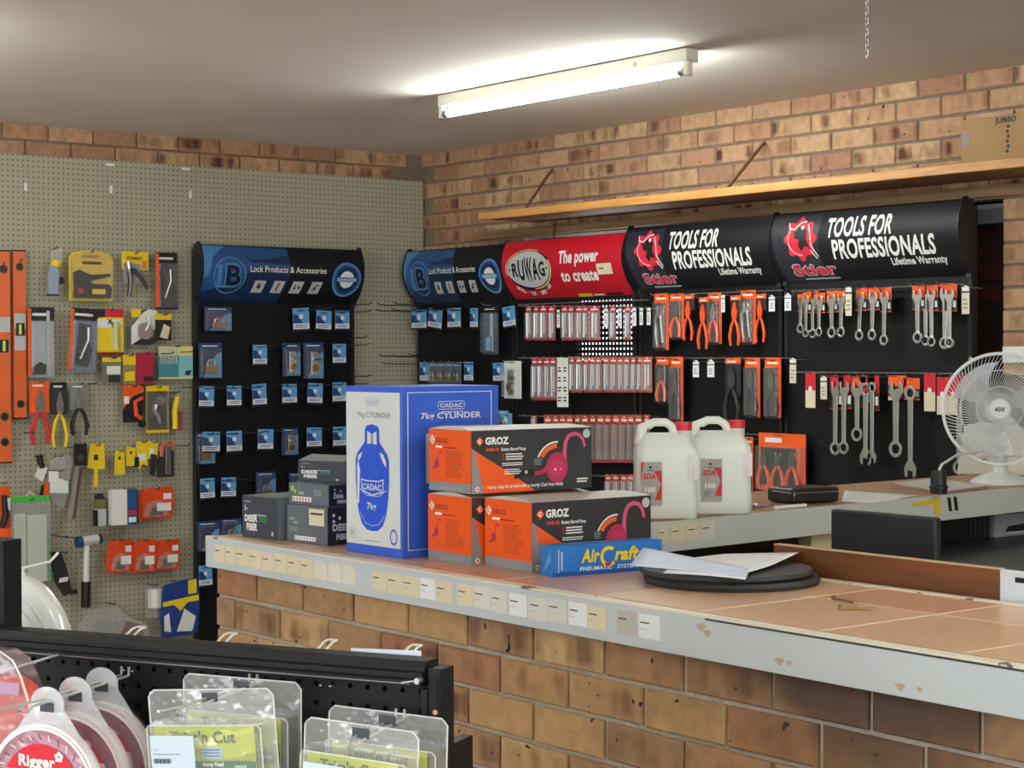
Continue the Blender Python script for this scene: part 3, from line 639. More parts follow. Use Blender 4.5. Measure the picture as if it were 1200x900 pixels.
bB1 = board('black perforated display board with red header on the right wall', (DB, (7.29+6.36)/2, 0), -PI/2, 1.815, paint_red, hred, W=.92, holes=(-.2+.0, .455-.02+.0, 1.5, 1.805))
bB2 = board('left one of the two black tool display boards with bull emblem header', (DB, (6.353+5.427)/2, 0), -PI/2, 1.833, paint_tools, hdk, W=.915)
bB3 = board('right one of the two black tool display boards with bull emblem header', (DB, (5.42+4.43)/2, 0), -PI/2, 1.838, paint_tools, hdk, W=.985, perf=True)
gb = M().b2(5.9, 6.02, OPY0, 5.2, 2.05, 2.125, S('grey_steel_beam', 120, 124, 134, .5)).build('steel_lintel', rb)

def hook(parent, p, L_=.3, m=None, r=.0028, tip=.012, dirn=None, name='hook'):
    'straight peg hook leaving the wall at world point p towards the room, tip turned up'
    q = loc_in(parent, p); x, y, z = q
    y0 = y if False else q.y
    M().tube([(x, y0, z), (x, y0-L_*.92, z+.004), (x, y0-L_, z+tip)], r, m or edge_m, 5).build(name, parent, True)
def wallp(wall, x, y, d=0):
    return on(0, DB-d, x, y) if wall == 'B' else on(1, (DA if wall == 'A' else PG)-d, x, y)
ORD = ['first', 'second', 'third', 'fourth', 'fifth', 'sixth', 'seventh', 'eighth', 'ninth', 'tenth', 'eleventh', 'twelfth', 'thirteenth', 'fourteenth', 'fifteenth', 'sixteenth']
cblue = S('card_blue', 98, 164, 218, .5); cwhite = S('card_white', 226, 230, 238, .5); cdark = S('card_dark_strip', 34, 38, 52, .5); cdeep = S('card_deep_blue', 30, 70, 130, .45)
def mesh_card(w, h, seed=0):
    f = FRONT(.0006); q = M().b2(-w/2, w/2, -.0006, .0006, 0, h, cwhite)
    q.rect(-w/2, h*.34, w/2, h, cblue, f, .0004); q.rect(-w/2, .0, w/2, h*.09, cdark, f, .0004)
    q.poly([(-w/2, h*.34), (w*.1, h*.34), (-w*.2, h*.7), (-w/2, h*.75)], cdeep, f, .0008); q.rect(-w*.22, h*.86, w*.22, h*.91, black, f, .0008)
    q.disc(0, h*.63, w*.14, cwhite, f, .0009, 10); q.rect(-w*.36, h*.16, w*.3, h*.19, cdeep, f, .0006); q.rect(-w*.36, h*.24, w*.36, h*.27, cdeep, f, .0006)
    return q.mesh('hang_card')
_card = None
def blue_card(wall, bbox, label, group, d=.05, hk=None, tilt=0, turn=0):
    loc, w, h, rz = spot(wall, *bbox, d)
    o = bpy.data.objects.new('price_card', mesh_card(w, h)); C.objects.link(o); o.location = loc; o.rotation_euler = (0, tilt, rz+turn)
    tag(o, label, 'price card', group)
    if hk:
        p = wallp(wall, (bbox[0]+bbox[2])/2, bbox[1]+h*8) ; p.z = loc[2]+h*.9; hook(hk, p, .28 if wall != 'P' else .2)
    return o
nm = {'A': 'left lock display', 'B': 'corner lock display'}
rowsA = [
 ('top', [(344, 361, 363, 388, -.05), (370, 364, 388, 387.5, .06), (393, 364, 409.5, 387, 0)]),
 ('second', [(296.5, 404, 313, 428.5, 0), (390, 403, 405.5, 427, 0)]),
 ('third', [(233, 452.5, 250.5, 478, .04), (266, 452, 283, 477, .01), (296.5, 450, 313, 476, -.05), (331, 450, 348, 473.5, 0), (360, 449, 377.5, 474, .06), (390, 448, 406, 472, 0)]),
 ('fourth', [(237, 506, 257.5, 531, .03), (266, 505, 284, 530.5, -.02), (302, 503, 320, 528, .03), (359.5, 501, 377, 525, .02), (390.5, 500, 407, 524, .0)]),
 ('fifth', [(235, 560.5, 252, 585.5, -.02), (259, 559.5, 276.5, 583.5, .03)]),
 ('bottom', [(233.5, 662.5, 249, 688, -.02)]),
]
for rn, cs in rowsA:
    for i, c_ in enumerate(cs):
        pos = ('rightmost' if len(cs) == 1 else ORD[i]+' from the left')
        blue_card('A', c_[:4], 'blue hanging card on the left lock display, %s in its %s row' % (pos, rn), 'blue cards on the left lock display', hk=bA, tilt=c_[4], d=.05+.02*(i % 3))
for i, c_ in enumerate([(482.5, 363, 499.5, 386, 0), (501, 362, 517, 385.5, .12), (524.5, 361, 540, 385, -.02), (551, 361, 560, 385, 0), (590, 359, 604.5, 384, -.1)]):
    blue_card('B', c_[:4], 'blue hanging card on the corner lock display, %s from left in top row' % ORD[i], 'blue cards on the corner lock display', d=.06, hk=bB0, tilt=c_[4])
for i, c_ in enumerate([(492, 424.5, 503.5, 448, 0), (544, 424, 554.5, 447.5, 0), (578, 425, 591.5, 448, -.03), (586, 484, 600, 506, 0)]):
    blue_card('B', c_[:4], 'blue hanging card on the corner lock display, %s' % ('%s from left in second row' % ORD[i] if i < 3 else 'half hidden above the blue carton'), 'blue cards on the corner lock display', d=.06, hk=bB0, tilt=c_[4])
# spare black hooks whose tips show beside the boards
for x, y in ((442, 358), (461, 357), (480, 356)): p = wallp('B', x, y, .32); p.x = DB; hook(bB0, p, .32)
for x, y in ((444, 418), (461, 419), (478, 417)): p = wallp('B', x, y, .32); p.x = DB; hook(bB0, p, .32)
for x, y in ((436, 357), (431, 396), (434, 442)): p = wallp('A', x, y, .3); p.y = DA; p.x = min(p.x, cA+.45); hook(bA, p, .3)

# ---------------------------------------------------------------- blister packs
def blister(wall, bbox, label, cat, d, card, top, content, name='blister_pack', group=None, dp=.022, tilt=0, topf=.2, edge=None, hk=None, frame=None, turn=0):
    'a card with a printed head, a clear moulded cover and what it holds'
    loc, w, h, rz = spot(wall, *bbox, d)
    t = thing(name, label, cat, loc, rz+turn, group); t.rotation_euler = (0, tilt, rz+turn)
    f = FRONT(.0007)
    q = M().b2(-w/2, w/2, -.0007, .0007, 0, h, card); q.rect(-w/2, h*(1-topf), w/2, h, top, f, .0004); q.rect(-w*.12, h*.945, w*.12, h*.965, black, f, .001)
    if edge: q.rect(w*.28, h*.02, w/2, h*(1-topf), edge, f, .0005)
    q.rect(-w*.36, h*(1-topf*.62), w*.3, h*(1-topf*.42), white, f, .0009)
    q.build('backing_card', t)
    if content: content(t, w, h)
    c0, c1, c2, c3 = -w*.46, w*.46, h*.03, h*(1-topf*.85)
    V = []
    for y, e in ((-.001, 0), (-dp*.85, .004), (-dp, .009)):
        V += [(c0+e, y, c2+e), (c1-e, y, c2+e), (c1-e, y, c3-e), (c0+e, y, c3-e)]
    b = M(); b.add(V, [(0, 1, 5, 4), (1, 2, 6, 5), (2, 3, 7, 6), (3, 0, 4, 7), (4, 5, 9, 8), (5, 6, 10, 9), (6, 7, 11, 10), (7, 4, 8, 11), (8, 9, 10, 11)], clear)
    b.build('blister', t)
    if hk: p = Vector(loc); p.z += h*.955; base = wallp(wall, bbox[0], bbox[1]); p[0 if wall == 'B' else 1] = DB if wall == 'B' else (DA if wall == 'A' else PG); hook(hk, p, max(d+.06, .12), zinc if wall == 'B' else edge_m, .0022)
    return t
dkgrip = S('dark_grip', 34, 34, 38, .5); orgrip = S('orange_grip', 240, 88, 36, .45); brass = mat('brass', lin(196, 160, 90), .3, metal=1)
gun = mat('dark_steel', lin(110, 112, 116), .35, metal=.9)
def c_pliers(handle, jaw=None, z0=.05, z1=.78, wf=.34, y=-.012):
    def fn(t, w, h):
        J = jaw or gun; a, b_ = z0*h, z1*h; c_ = a+(b_-a)*.60; W = w*wf
        for s in (-1, 1):
            M().tube([(s*W*.75, y, a), (s*W*.95, y, a+(c_-a)*.35), (s*W*.6, y, a+(c_-a)*.75), (s*W*.12, y, c_)], [W*.2, W*.26, W*.24, W*.16], handle, 8).build('handle', t, True)
            M().prism([(0, c_-.004), (s*W*.42, c_+.006), (s*W*.5, c_+(b_-c_)*.45), (s*W*.1, b_), (s*.0008, b_)], J, lambda u, v, w_: (u, y-w_, v), -.004, .004).build('jaw', t)
        M().cyl((0, y+.006, c_+.006), (0, y-.007, c_+.006), W*.17, J, 10).build('pivot', t)
    return fn
def c_lockpliers(t, w, h):
    y = -.013; W = w*.3
    M().tube([(-W*.2, y, h*.72), (-W*.9, y, h*.55), (-W*.8, y, h*.3), (-W*.5, y, h*.1)], [W*.3, W*.3, W*.24, W*.2], steel, 8).build('handle', t, True)
    M().tube([(W*.3, y, h*.62), (W*.5, y, h*.4), (W*.75, y, h*.14)], [W*.3, W*.25, W*.2], steel, 8).build('handle', t, True)
    M().prism([(-W*.6, h*.6), (W*.7, h*.58), (W*.9, h*.7), (W*.3, h*.79), (W*.2, h*.72), (-W*.1, h*.72), (-W*.2, h*.8), (-W*.8, h*.74)], steel, lambda u, v, w_: (u, y-w_, v), -.006, .006).build('jaw', t, bevel=.002)
    M().cyl((-W*.5, y, h*.1), (-W*.4, y, h*.05), W*.25, orgrip, 8).build('adjusting_screw', t)
def c_lock(t, w, h):
    y = -.012; M().b2(-w*.24, w*.24, y-.006, y+.006, h*.12, h*.36, brass).build('lock_body', t, bevel=.003)
    M().tube([(-w*.16, y, h*.36), (-w*.16, y, h*.46), (-w*.08, y, h*.52), (w*.08, y, h*.52), (w*.16, y, h*.46), (w*.16, y, h*.36)], w*.04, steel, 8).build('shackle', t, True)
def c_bolt(t, w, h):
    y = -.012; M().b2(-w*.18, w*.18, y-.005, y+.005, h*.1, h*.75, steel).build('lock_plate', t, bevel=.002)
    M().cyl((0, y-.004, h*.3), (0, y-.016, h*.3), w*.16, brass, 12).build('cylinder', t, True); M().tube([(-w*.1, y-.008, h*.55), (w*.3, y-.012, h*.55)], w*.06, steel, 8).build('lever', t, True)
swoosh = S('pack_purple_blue', 44, 50, 92, .4); paleblue = S('pack_pale_blue', 96, 158, 208, .4)
def c_sw(inner):
    def fn(t, w, h):
        f = FRONT(.0007); M().poly([(-w*.3, h*.02), (w*.5, h*.02), (w*.5, h*.75), (w*.3, h*.7), (w*.0, h*.45)], paleblue, f, .0008).build('printed_swoosh', t)
        if inner: inner(t, w, h)
    return fn
LP = 'blister packs on the left lock display'
for bb, lab, inn in [((239.5, 360, 271.5, 388, ), 'lock blister pack with white label, alone at the top left of the left lock display', c_lock),
 ((233, 402, 260, 443.5), 'tall purple and blue lock blister pack, leftmost in the second row of the lock display', c_lock),
 ((331, 402, 352, 441), 'narrow clear lock blister pack in the second row, left of the brighter blue one', c_bolt),
 ((355.5, 401.5, 379, 444), 'bright blue blister pack with a small tool in the second row of the lock display', c_bolt),
 ((330, 501.5, 349, 533.5), 'narrow blue blister pack in the fourth row of the left lock display', c_bolt),
 ((229, 507, 252, 544), 'purple lock blister pack hanging behind the first blue card of the fourth row', c_lock),
 ((300, 553, 323, 585), 'clear pack with a round brass lock just above the dark grey cartons', c_lock),
 ((339, 554, 352, 580), 'lock pack half hidden behind the topmost dark grey carton', c_lock),
 ((231, 611, 257, 646), 'purple lock pack low on the left lock display, just left of the counter end', c_lock),
 ((258, 608, 283, 634), 'purple and blue lock pack low on the display, beside the lowest dark grey carton', c_lock)]:
    blister('A', bb, lab, 'blister pack', .03 if 'behind' in lab else .045, swoosh, cdeep, c_sw(inn), group=LP, hk=bA, topf=.16)
f_ = FRONT(.0007)
def c_key(t, w, h):
    M().b2(-w*.2, w*.2, -.02, -.006, h*.35, h*.8, steel).build('lock_case', t, bevel=.003); M().cyl((0, -.013, h*.35), (0, -.013, h*.08), w*.14, paleblue, 10).build('bolt', t, True)
blister('B', (566, 355.5, 584, 415.5), 'long clear lock blister pack in the top row of the corner display', 'blister pack', .07, S('pack_grey', 70, 80, 96), black, c_key, hk=bB0, dp=.03)
for i, x in enumerate((503, 512.5, 522, 531)):
    blister('B', (x, 424, x+10, 450), 'small clear lock pack in the second row of the corner display, %s of four' % ORD[i], 'blister pack', .06, S('pack_grey', 70, 80, 96), paleblue, c_lock, hk=bB0, group='small clear lock packs')
blister('B', (591, 423, 611, 467), 'white framed clear pack with a brass lock beside the red header board', 'blister pack', .07, white, white, c_bolt, hk=bB0, dp=.03)
blister('B', (583, 481, 596, 502), 'clear lock pack low on the corner display, just above the blue carton edge', 'blister pack', .05, S('pack_grey', 70, 80, 96), paleblue, c_lock, hk=bB0)

# ---------------------------------------------------------------- drill bit packs
bitred = S('bit_pack_red', 196, 44, 62, .45); bitor = S('bit_pack_orange_red', 206, 78, 56, .45); bitpale = S('bit_pack_pale', 112, 104, 108, .5)
clear2 = clear_mat('clear_sleeve', op=.16, body=(.85, .87, .9))
def bit_pack_mesh(w, h, top, dark=False):
    q = M().b2(-w/2, w/2, -.0006, .0006, 0, h, bitpale if not dark else S('bit_pack_dark', 60, 60, 68)); f = FRONT(.0006)
    q.rect(-w/2, h*.83, w/2, h, top, f, .0004); q.rect(-w/2, 0, w/2, h*.035, top, f, .0004)
    q.disc(0, h*.955, w*.1, white, f, .0009, 8, rv=w*.1); q.rect(-w*.33, h*.865, w*.33, h*.91, white, f, .0008)
    q.rect(-w/2, h*.03, -w*.36, h*.83, top, f, .0004); q.rect(w*.4, h*.03, w*.5, h*.83, top, f, .0004)
    q.tube([(-w*.12, -.006, h*.1), (-w*.12, -.006, h*.78)], w*.11, gun if dark else steel, 6).tube([(w*.2, -.006, h*.2), (w*.2, -.006, h*.78)], w*.07, S('bit_pack_dark', 60, 60, 68) if dark else paper, 6)
    q.b2(-w*.4, w*.4, -.0118, -.0008, h*.06, h*.8, clear2)
    return q.mesh('bit_pack')
def bits(row, y0, y1, xs, top, group, where, d=.08, dark=False, hk=None, hang=True):
    for i, (a, b_) in enumerate(xs):
        loc, w, h, rz = spot('B', a, y0, b_, y1, d+.006*(i % 2))
        o = bpy.data.objects.new('bit_pack', bit_pack_mesh(w, h, top, dark)); C.objects.link(o); o.location = loc; o.rotation_euler = (0, (R.random()-.5)*.05, rz+(R.random()-.5)*.25)
        tag(o, '%s, %s from the left' % (where, ORD[i] if i < 16 else 'number %d' % (i+1)), 'drill bit pack', group)
        p = Vector(loc); p.x = DB; p.z += h*.957; hook(hk or bB1, p, .15, zinc, .0018)
bits(1, 358, 399, [(616, 624), (624.5, 632), (632, 641.5), (643, 651), (658.5, 666), (666, 674), (675, 683), (683, 690), (691, 702.5), (714.5, 722), (731, 740)], bitred, 'bit packs in the top row', 'red topped bit pack in the top row')
bits(2, 418.5, 469, [(622.5, 630), (630, 637), (637.5, 645), (645, 652.5)], bitred, 'tall bit packs in the second row', 'tall red topped bit pack in the second row')
bits(2, 418, 460, [(666.5, 674), (674, 683), (684, 691), (691, 698), (698, 705.5), (707, 714.5), (714.5, 723), (724, 731), (731, 738), (739, 745.5), (746, 753), (753, 764)], bitor, 'orange bit packs in the second row', 'orange topped bit pack in the second row')
for i, x in enumerate((653, 659.5)):
    loc, w, h, rz = spot('B', x, 419, x+6.5, 477, .1)
    o = M().b2(-w/2, w/2, -.0006, .0006, 0, h, white); f = FRONT(.0006); [o.lines(-w*.35, w*.35, h*.1+h*.2*k, h*.22+h*.2*k, 2, ink, f, .0006) for k in range(4)]
    o = o.build('tall_label', None, loc=loc, rz=rz); tag(o, 'long white printed strip hanging among the bit packs, %s of the pair' % ('left' if i == 0 else 'right'), 'label strip', 'white strips among the bit packs')
bits(3, 487, 502, [(623, 629)], bitred, 'dark bit packs in the third row', 'red topped pack alone at the left of the third row')
bits(3, 486, 542, [(638+8.9*i, 646+8.9*i) for i in range(14)], bitor, 'dark bit packs in the third row', 'dark bit pack in the third row', dark=True)
bits(4, 556, 595, [(709.5, 717), (718, 726), (727, 735), (735.5, 744)], bitor, 'bit packs in the lowest row', 'bit pack in the lowest row')
# rails the hooks clip on
def rail(board_, y, x0, x1, d=.03):
    a, b_ = wallp('B', x0, y, d), wallp('B', x1, y, d); b_.z = a.z
    q0, q1 = loc_in(board_, a), loc_in(board_, b_); M().tube([q0, q1], .0028, zinc, 6).build('rail', board_, True)
for bd, x0, x1 in ((bB1, 608, 760), (bB2, 768, 918)):
    rail(bd, 357 if bd is bB1 else 346, x0, x1); rail(bd, 419.5, x0, x1+(8 if bd is bB2 else 0)); 
rail(bB1, 487, 608, 762); rail(bB1, 557, 690, 762); rail(bB3, 341, 928, 1130); rail(bB3, 436, 926, 1130); rail(bB2, 508, 860, 920)
# white hook tags
def htag(bbox, label, hk, m=None, top=None, d=.1):
    loc, w, h, rz = spot('B', *bbox, d); f = FRONT(.0005)
    q = M().b2(-w/2, w/2, -.0005, .0005, 0, h, m or paper)
    if top: q.rect(-w/2, h*.5, w/2, h, top, f, .0004); q.disc(0, h*.55, w*.2, white, f, .0008, 8)
    else: q.disc(0, h*.92, w*.4, white, f, .0004, 10); q.rect(-w*.5, h*.78, w*.5, h*.84, ink, f, .0005); q.lines(-w*.3, w*.3, h*.15, h*.6, 3, grey, f, .0005)
    o = q.build('hook_label', None, loc=loc, rz=rz); tag(o, label, 'price label')
    p = Vector(loc); p.x = DB; p.z += h*.96; hook(hk, p, d+.02, zinc, .0018)
for i, (a, y0, b_, y1) in enumerate([(652.5, 363, 656, 384), (707.5, 362, 712.5, 383), (724, 362, 728.5, 382), (741, 361, 745.5, 382), (749.5, 361, 753.5, 381), (758, 361, 762.5, 381)]):
    htag((a, y0, b_, y1), 'white hook label in the top row under the red header, %s from the left' % ORD[i], bB1)
for i, bb in enumerate([(845, 346, 849.5, 366), (901, 348, 908, 365), (919.5, 346, 927, 364)]):
    htag(bb, 'white hook label among the top row pliers, %s from the left' % ORD[i], bB2)
for i, bb in enumerate([(812, 424, 819, 442), (829, 424, 837, 442)]):
    htag(bb, 'white hook label above the jerrycans, %s one of two' % ('left' if i == 0 else 'right'), bB2)
htag((925.5, 421, 933, 449), 'pale hook label at the right end of the second pliers row', bB2, cream)
htag((961.5, 442, 969, 468), 'pale hook label right of the red spanner card', bB3, cream)
htag((991, 337, 998, 370), 'pale hook label between the top row spanners', bB3, cream)
htag((1127, 336, 1136, 368), 'pale hook label at the right end of the top spanner row', bB3, cream)
htag((944, 437, 955.5, 478), 'red and cream hook card left of the second spanner row', bB3, cream, red)
for i, bb in enumerate([(1083, 437, 1096, 482), (1098, 442, 1110.5, 486), (1111, 442, 1122, 486)]):
    htag(bb, 'red and cream hook card left of the fan, %s from the left' % ORD[i], bB3, cream, red)

# ---------------------------------------------------------------- pliers on the bull emblem board
PP = 'plier packs on the left bull emblem board'
cdk = S('pack_charcoal', 44, 44, 50, .45)
for bb, lab, fn, edge in [
 ((767, 344, 784, 411), 'locking pliers in an orange edged blister, leftmost in the top row', c_lockpliers, orange),
 ((785, 344, 802, 398), 'red handled pliers in an orange edged blister, second in the top row', c_pliers(orgrip), orange),
 ((830, 343, 846, 404), 'red handled pliers in an orange blister beside the hanging orange pliers', c_pliers(orgrip, steel), orange),
 ((868, 340, 886, 404), 'big locking pliers in an orange blister between two hanging orange pliers', c_lockpliers, orange),
 ((769, 418, 784.5, 473), 'dark side cutters in an orange topped pack, leftmost in the second row', c_pliers(orgrip), None),
 ((785.5, 418, 801, 495), 'long dark tool in an orange topped pack, second in the second row', c_pliers(dkgrip), orange),
 ((873, 419, 891, 490), 'black handled pliers in a tall orange edged pack, left of a matching pair', c_pliers(dkgrip), orange),
 ((896.5, 419, 915.5, 491), 'black handled pliers in a tall orange edged pack, right of the matching pair', c_pliers(dkgrip), orange),
 ((873, 512, 883, 576), 'narrow orange edged pack just right of the rear jerrycan', c_pliers(dkgrip), orange)]:
    blister('B', bb, lab, 'plier pack', .05, cdk, orange, fn, edge=edge, hk=bB2, name='plier_pack', topf=.17)
def pliers(wall, bbox, label, handle, hk, d=.07, card=None, name='pliers', jaw=None, cf=.34, top=None, wf=.46):
    loc, w, h, rz = spot(wall, *bbox, d); t = thing(name, label, 'pliers', loc, rz); c_pliers(handle, jaw, 0, .86, wf, -.008)(t, w, h)
    q = M().b2(-w*.5, w*.5, .0, .0012, h*(1-cf), h, card or cdk); f = FRONT(0); q.rect(-w*.5, h*.9, w*.5, h, top or orange, f, .0004); q.rect(-w*.35, h*.92, w*.2, h*.95, white, f, .0009); q.build('hang_card', t)
    p = Vector(loc); ax = 0 if wall == 'B' else 1; p[ax] = DB if wall == 'B' else PG; p.z += h*.975; hook(hk, p, d+.06, zinc if wall == 'B' else edge_m, .002)
    return t
for bb, lab in [((802, 345, 813.5, 399), 'orange handled pliers hanging third in the top row of the tool board'), ((819, 348, 831, 409), 'orange handled pliers hanging lowest in the top row, left of the orange blister'),
                ((856, 346, 868.5, 405), 'orange handled pliers hanging left of the big locking pliers'), ((886, 344, 898, 401), 'orange handled pliers hanging right of the big locking pliers')]:
    pliers('B', bb, lab, orgrip, bB2, jaw=orgrip)
pliers('B', (850, 419, 868, 492), 'large pliers with orange collars and black handles above the rear jerrycan', dkgrip, bB2, cf=.62)
# big three-piece set
loc, w, h, rz = spot('B', 889, 508, 944, 576, .05)
t = thing('plier_set_pack', 'large orange blister pack with three pliers above the black case', 'plier pack', loc, rz); f = FRONT(.001)
M().b2(-w/2, w/2, -.001, .001, 0, h, orange).rect(-w*.46, h*.1, w*.3, h*.75, cdk, f, .0005).rect(-w*.36, h*.84, w*.0, h*.92, white, f, .0006).rect(-w*.15, h*.45, -w*.02, h*.66, white, f, .0009).rect(w*.16, h*.45, w*.28, h*.66, white, f, .0009).build('backing_card', t)
for s in (-.3, 0, .3):
    q = thing('tmp', 'x', 'x'); c_pliers(orgrip, gun, .04, .7, .13, -.014)(q, w, h)
    for o in list(q.children): o.parent = t; o.location.x += s*w-w*.05
    bpy.data.objects.remove(q)
M().b2(-w*.48, w*.48, -.03, -.0015, h*.02, h*.78, clear).build('blister', t)
p = Vector(loc); p.x = DB; p.z += h*.96; hook(bB2, p, .1, zinc, .002)

# ---------------------------------------------------------------- spanners
def wrench_poly(q, L_, w, ring_top, m, f, th):
    r = w*.5; n = 16
    def ring_(z):
        ro, ri = r*.92, r*.52; V = [(ro*math.cos(2*PI*i/n), z+ro*math.sin(2*PI*i/n)) for i in range(n)]+[(ri*math.cos(2*PI*i/n), z+ri*math.sin(2*PI*i/n)) for i in range(n)]
        for s in (1,):
            A = [f(u, v, -th*.6) for u, v in V]; B = [f(u, v, th*.6) for u, v in V]; N2 = 2*n
            F = [(i, (i+1) % n, n+(i+1) % n, n+i) for i in range(n)]+[(N2+i, N2+(i+1) % n, N2+n+(i+1) % n, N2+n+i) for i in range(n)]+[(i, (i+1) % n, N2+(i+1) % n, N2+i) for i in range(n)]+[(n+i, n+(i+1) % n, N2+n+(i+1) % n, N2+n+i) for i in range(n)]
            q.add(A+B, F, m)
    def open_(z, s):
        P = [(-r*.3, z-s*r*1.3), (-r*.95, z-s*r*.2), (-r*.85, z+s*r*.8), (-r*.45, z+s*r*.95), (-r*.38, z+s*r*.05), (r*.38, z+s*r*.2), (r*.45, z+s*r*1.05), (r*.9, z+s*r*.7), (r*.95, z-s*r*.3), (r*.3, z-s*r*1.3)]
        q.prism(P, m, f, -th*.5, th*.5)
    zt, zb = L_-r, r
    (ring_ if ring_top else (lambda z: open_(z, 1)))(zt); (open_(zb, -1) if ring_top else ring_(zb))
    z0, z1 = (r*2.1 if ring_top else r*1.8), (L_-r*1.8 if ring_top else L_-r*2.1)
    q.prism([(-r*.36, z0), (r*.36, z0), (r*.42, z1), (-r*.42, z1)], m, f, -th*.4, th*.4)
def spanner(bbox, label, group=None, ring_top=False, card=None, d=.07, cardf=.34, tilt=0, chead=.5, wmul=1.0):
    loc, w, h, rz = spot('B', *bbox, d); w *= wmul
    t = thing('combination_spanner', label, 'spanner', loc, rz, group); t.rotation_euler = (0, tilt, rz)
    q = M(); wrench_poly(q, h*.93, w, ring_top, steel, lambda u, v, w_: (u, -.008-w_, v), .007); q.build('spanner', t, bevel=.0012)
    if card: f = FRONT(0); M().b2(-w*.62, w*.62, 0, .0012, h*(1-cardf), h, cdk).rect(-w*.62, h*(1-cardf*chead), w*.62, h, card, f, .0004).rect(-w*.62, h*(1-cardf), w*.62, h*(1-cardf)+.004, card, f, .0005).rect(w*.2, h*(1-cardf*.85), w*.5, h*(1-cardf*.6), white, f, .0006).build('hang_card', t)
    p = Vector(loc); p.x = DB; p.z += h*.975; hook(bB3, p, d+.06, zinc, .002)
    return t
SG = 'spanners in the top row'
for i, (x0, y0, x1, y1) in enumerate([(935, 344, 944, 391), (942, 342, 950, 396), (949.5, 341, 959, 397), (957, 343, 966, 395), (971, 340, 982, 397), (982, 340, 992.5, 396), (1003, 338, 1014, 400), (1018, 337, 1029, 399.5), (1032, 337, 1043, 405.5), (1071, 334, 1083, 403), (1081, 334, 1092, 406), (1088, 334, 1099, 407), (1102, 332, 1115, 410), (1108, 333, 1120, 409)]):
    spanner((x0, y0, x1, y1), 'chrome spanner with orange card in the top row, %s from the left' % ORD[i], SG, False, orange, cardf=.46 if x0 < 1000 else .42, tilt=(R.random()-.5)*.05, d=.06+.012*(i % 2))
for bb, lab, rt, cd_, cf in [((974, 437, 987, 534), 'chrome spanner on a red card, leftmost of the second spanner row', False, red, .42), ((984, 437, 997, 533), 'chrome spanner on a red card, second of the second spanner row', False, red, .42),
    ((999, 438, 1013, 518), 'shorter ring spanner on an orange card in the second spanner row', False, orange, .3), ((1009, 437, 1023, 545), 'long spanner with open jaw down, right of the shorter ring spanner', True, red, .36), ((1018, 437, 1029, 543), 'long spanner partly behind its neighbour, on a red and cream card', True, red, .4),
    ((1043, 437, 1060, 537), 'big ring spanner on an orange card in the middle of the second row', False, orange, .26), ((1061, 440, 1076, 560), 'longest spanner hanging down to the desk, open jaw down', True, orange, .22), ((1118, 437, 1133, 557), 'big ring spanner partly hidden behind the fan', False, red, .2)]:
    x0, y0, x1, y1 = bb
    t = spanner((x0, y0+3, x1, y1), lab, None, rt, cd_, d=.075, cardf=cf)
htag((1041, 451, 1049, 469), 'cream hook label tucked behind the big ring spanner', bB3, cream, d=.05)

# ================================================================ PEGBOARD ON THE LEFT WALL
pg_m = pegboard_mat('green_grey_pegboard', (172, 168, 146), (92, 88, 72), .0254, .0040)
PB = thing('pegboard', 'large pale green-grey pegboard covering the left wall', 'pegboard', (4.0, PG+.006, 0))
PB.location.y = PG
M().b2(-3.0, 1.81, 0, .006, .0, 2.492, pg_m).build('board_sheet', PB)
for x in (-2.95, -1.75, -.6, .55, 1.76): M().b2(x-.02, x+.02, .006, .027, 0, 2.48, batw).build('batten', PB)
for x, y, a in ((129, 193, 0), (130, 222, 1), (218, 198, 0), (223, 228, 1), (30, 219, 1)):
    p = loc_in(PB, wallp('P', x, y)); s = (.022, .006) if a == 0 else (.007, .018)
    M().b2(p.x-s[0], p.x+s[0], -.001, -.0001, p.z-s[1], p.z+s[1], paper).build('paper_scrap', PB)

# spirit levels
lvl = S('level_orange', 226, 104, 48, .4, coat=.3); glassy = S('vial_green', 190, 214, 90, .15)
def level(bb, label, marks, d=.03):
    loc, w, h, rz = spot('P', *bb, d); t = thing('spirit_level', label, 'spirit level', loc, rz)
    M().b2(-w/2, w/2, -.012, .012, .006, h-.006, lvl).build('body', t, bevel=.002)
    M().b2(-w/2-.001, w/2+.001, -.013, .013, 0, .007, black).build('end_cap', t); M().b2(-w/2-.001, w/2+.001, -.013, .013, h-.007, h, black).build('end_cap', t)
    f = FRONT(.012)
    for kind, v in marks:
        z = h*(1-v)
        if kind == 'hole': M().disc(0, z, w*.27, black, f, .0006, 16).ring(0, z, w*.27, w*.34, brn, f, .001).build('hanging_hole', t)
        elif kind == 'vial': M().b2(-w*.34, w*.34, -.0135, -.0125, z-.03, z+.03, black).build('vial_window', t); M().cyl((0, -.014, z-.024), (0, -.014, z+.024), w*.12, glassy, 8).build('vial', t, True)
        elif kind == 'label': M().b2(-w*.46, w*.46, -.0128, -.0121, z-.035, z+.035, silver).build('label_plate', t)
    p = Vector(loc); p.z += h*.93; hook(PB, (p.x, PG, p.z), .07)
level((16, 293, 30.5, 491), 'narrower orange spirit level, second from the left on the pegboard', [('hole', .10), ('label', .42), ('vial', .47), ('label', .55), ('hole', .91)])
level((-3, 293, 12.5, 543), 'long orange spirit level at the very left edge of the pegboard', [('hole', .09), ('label', .35), ('vial', .45), ('hole', .78), ('hole', .9)], .05)

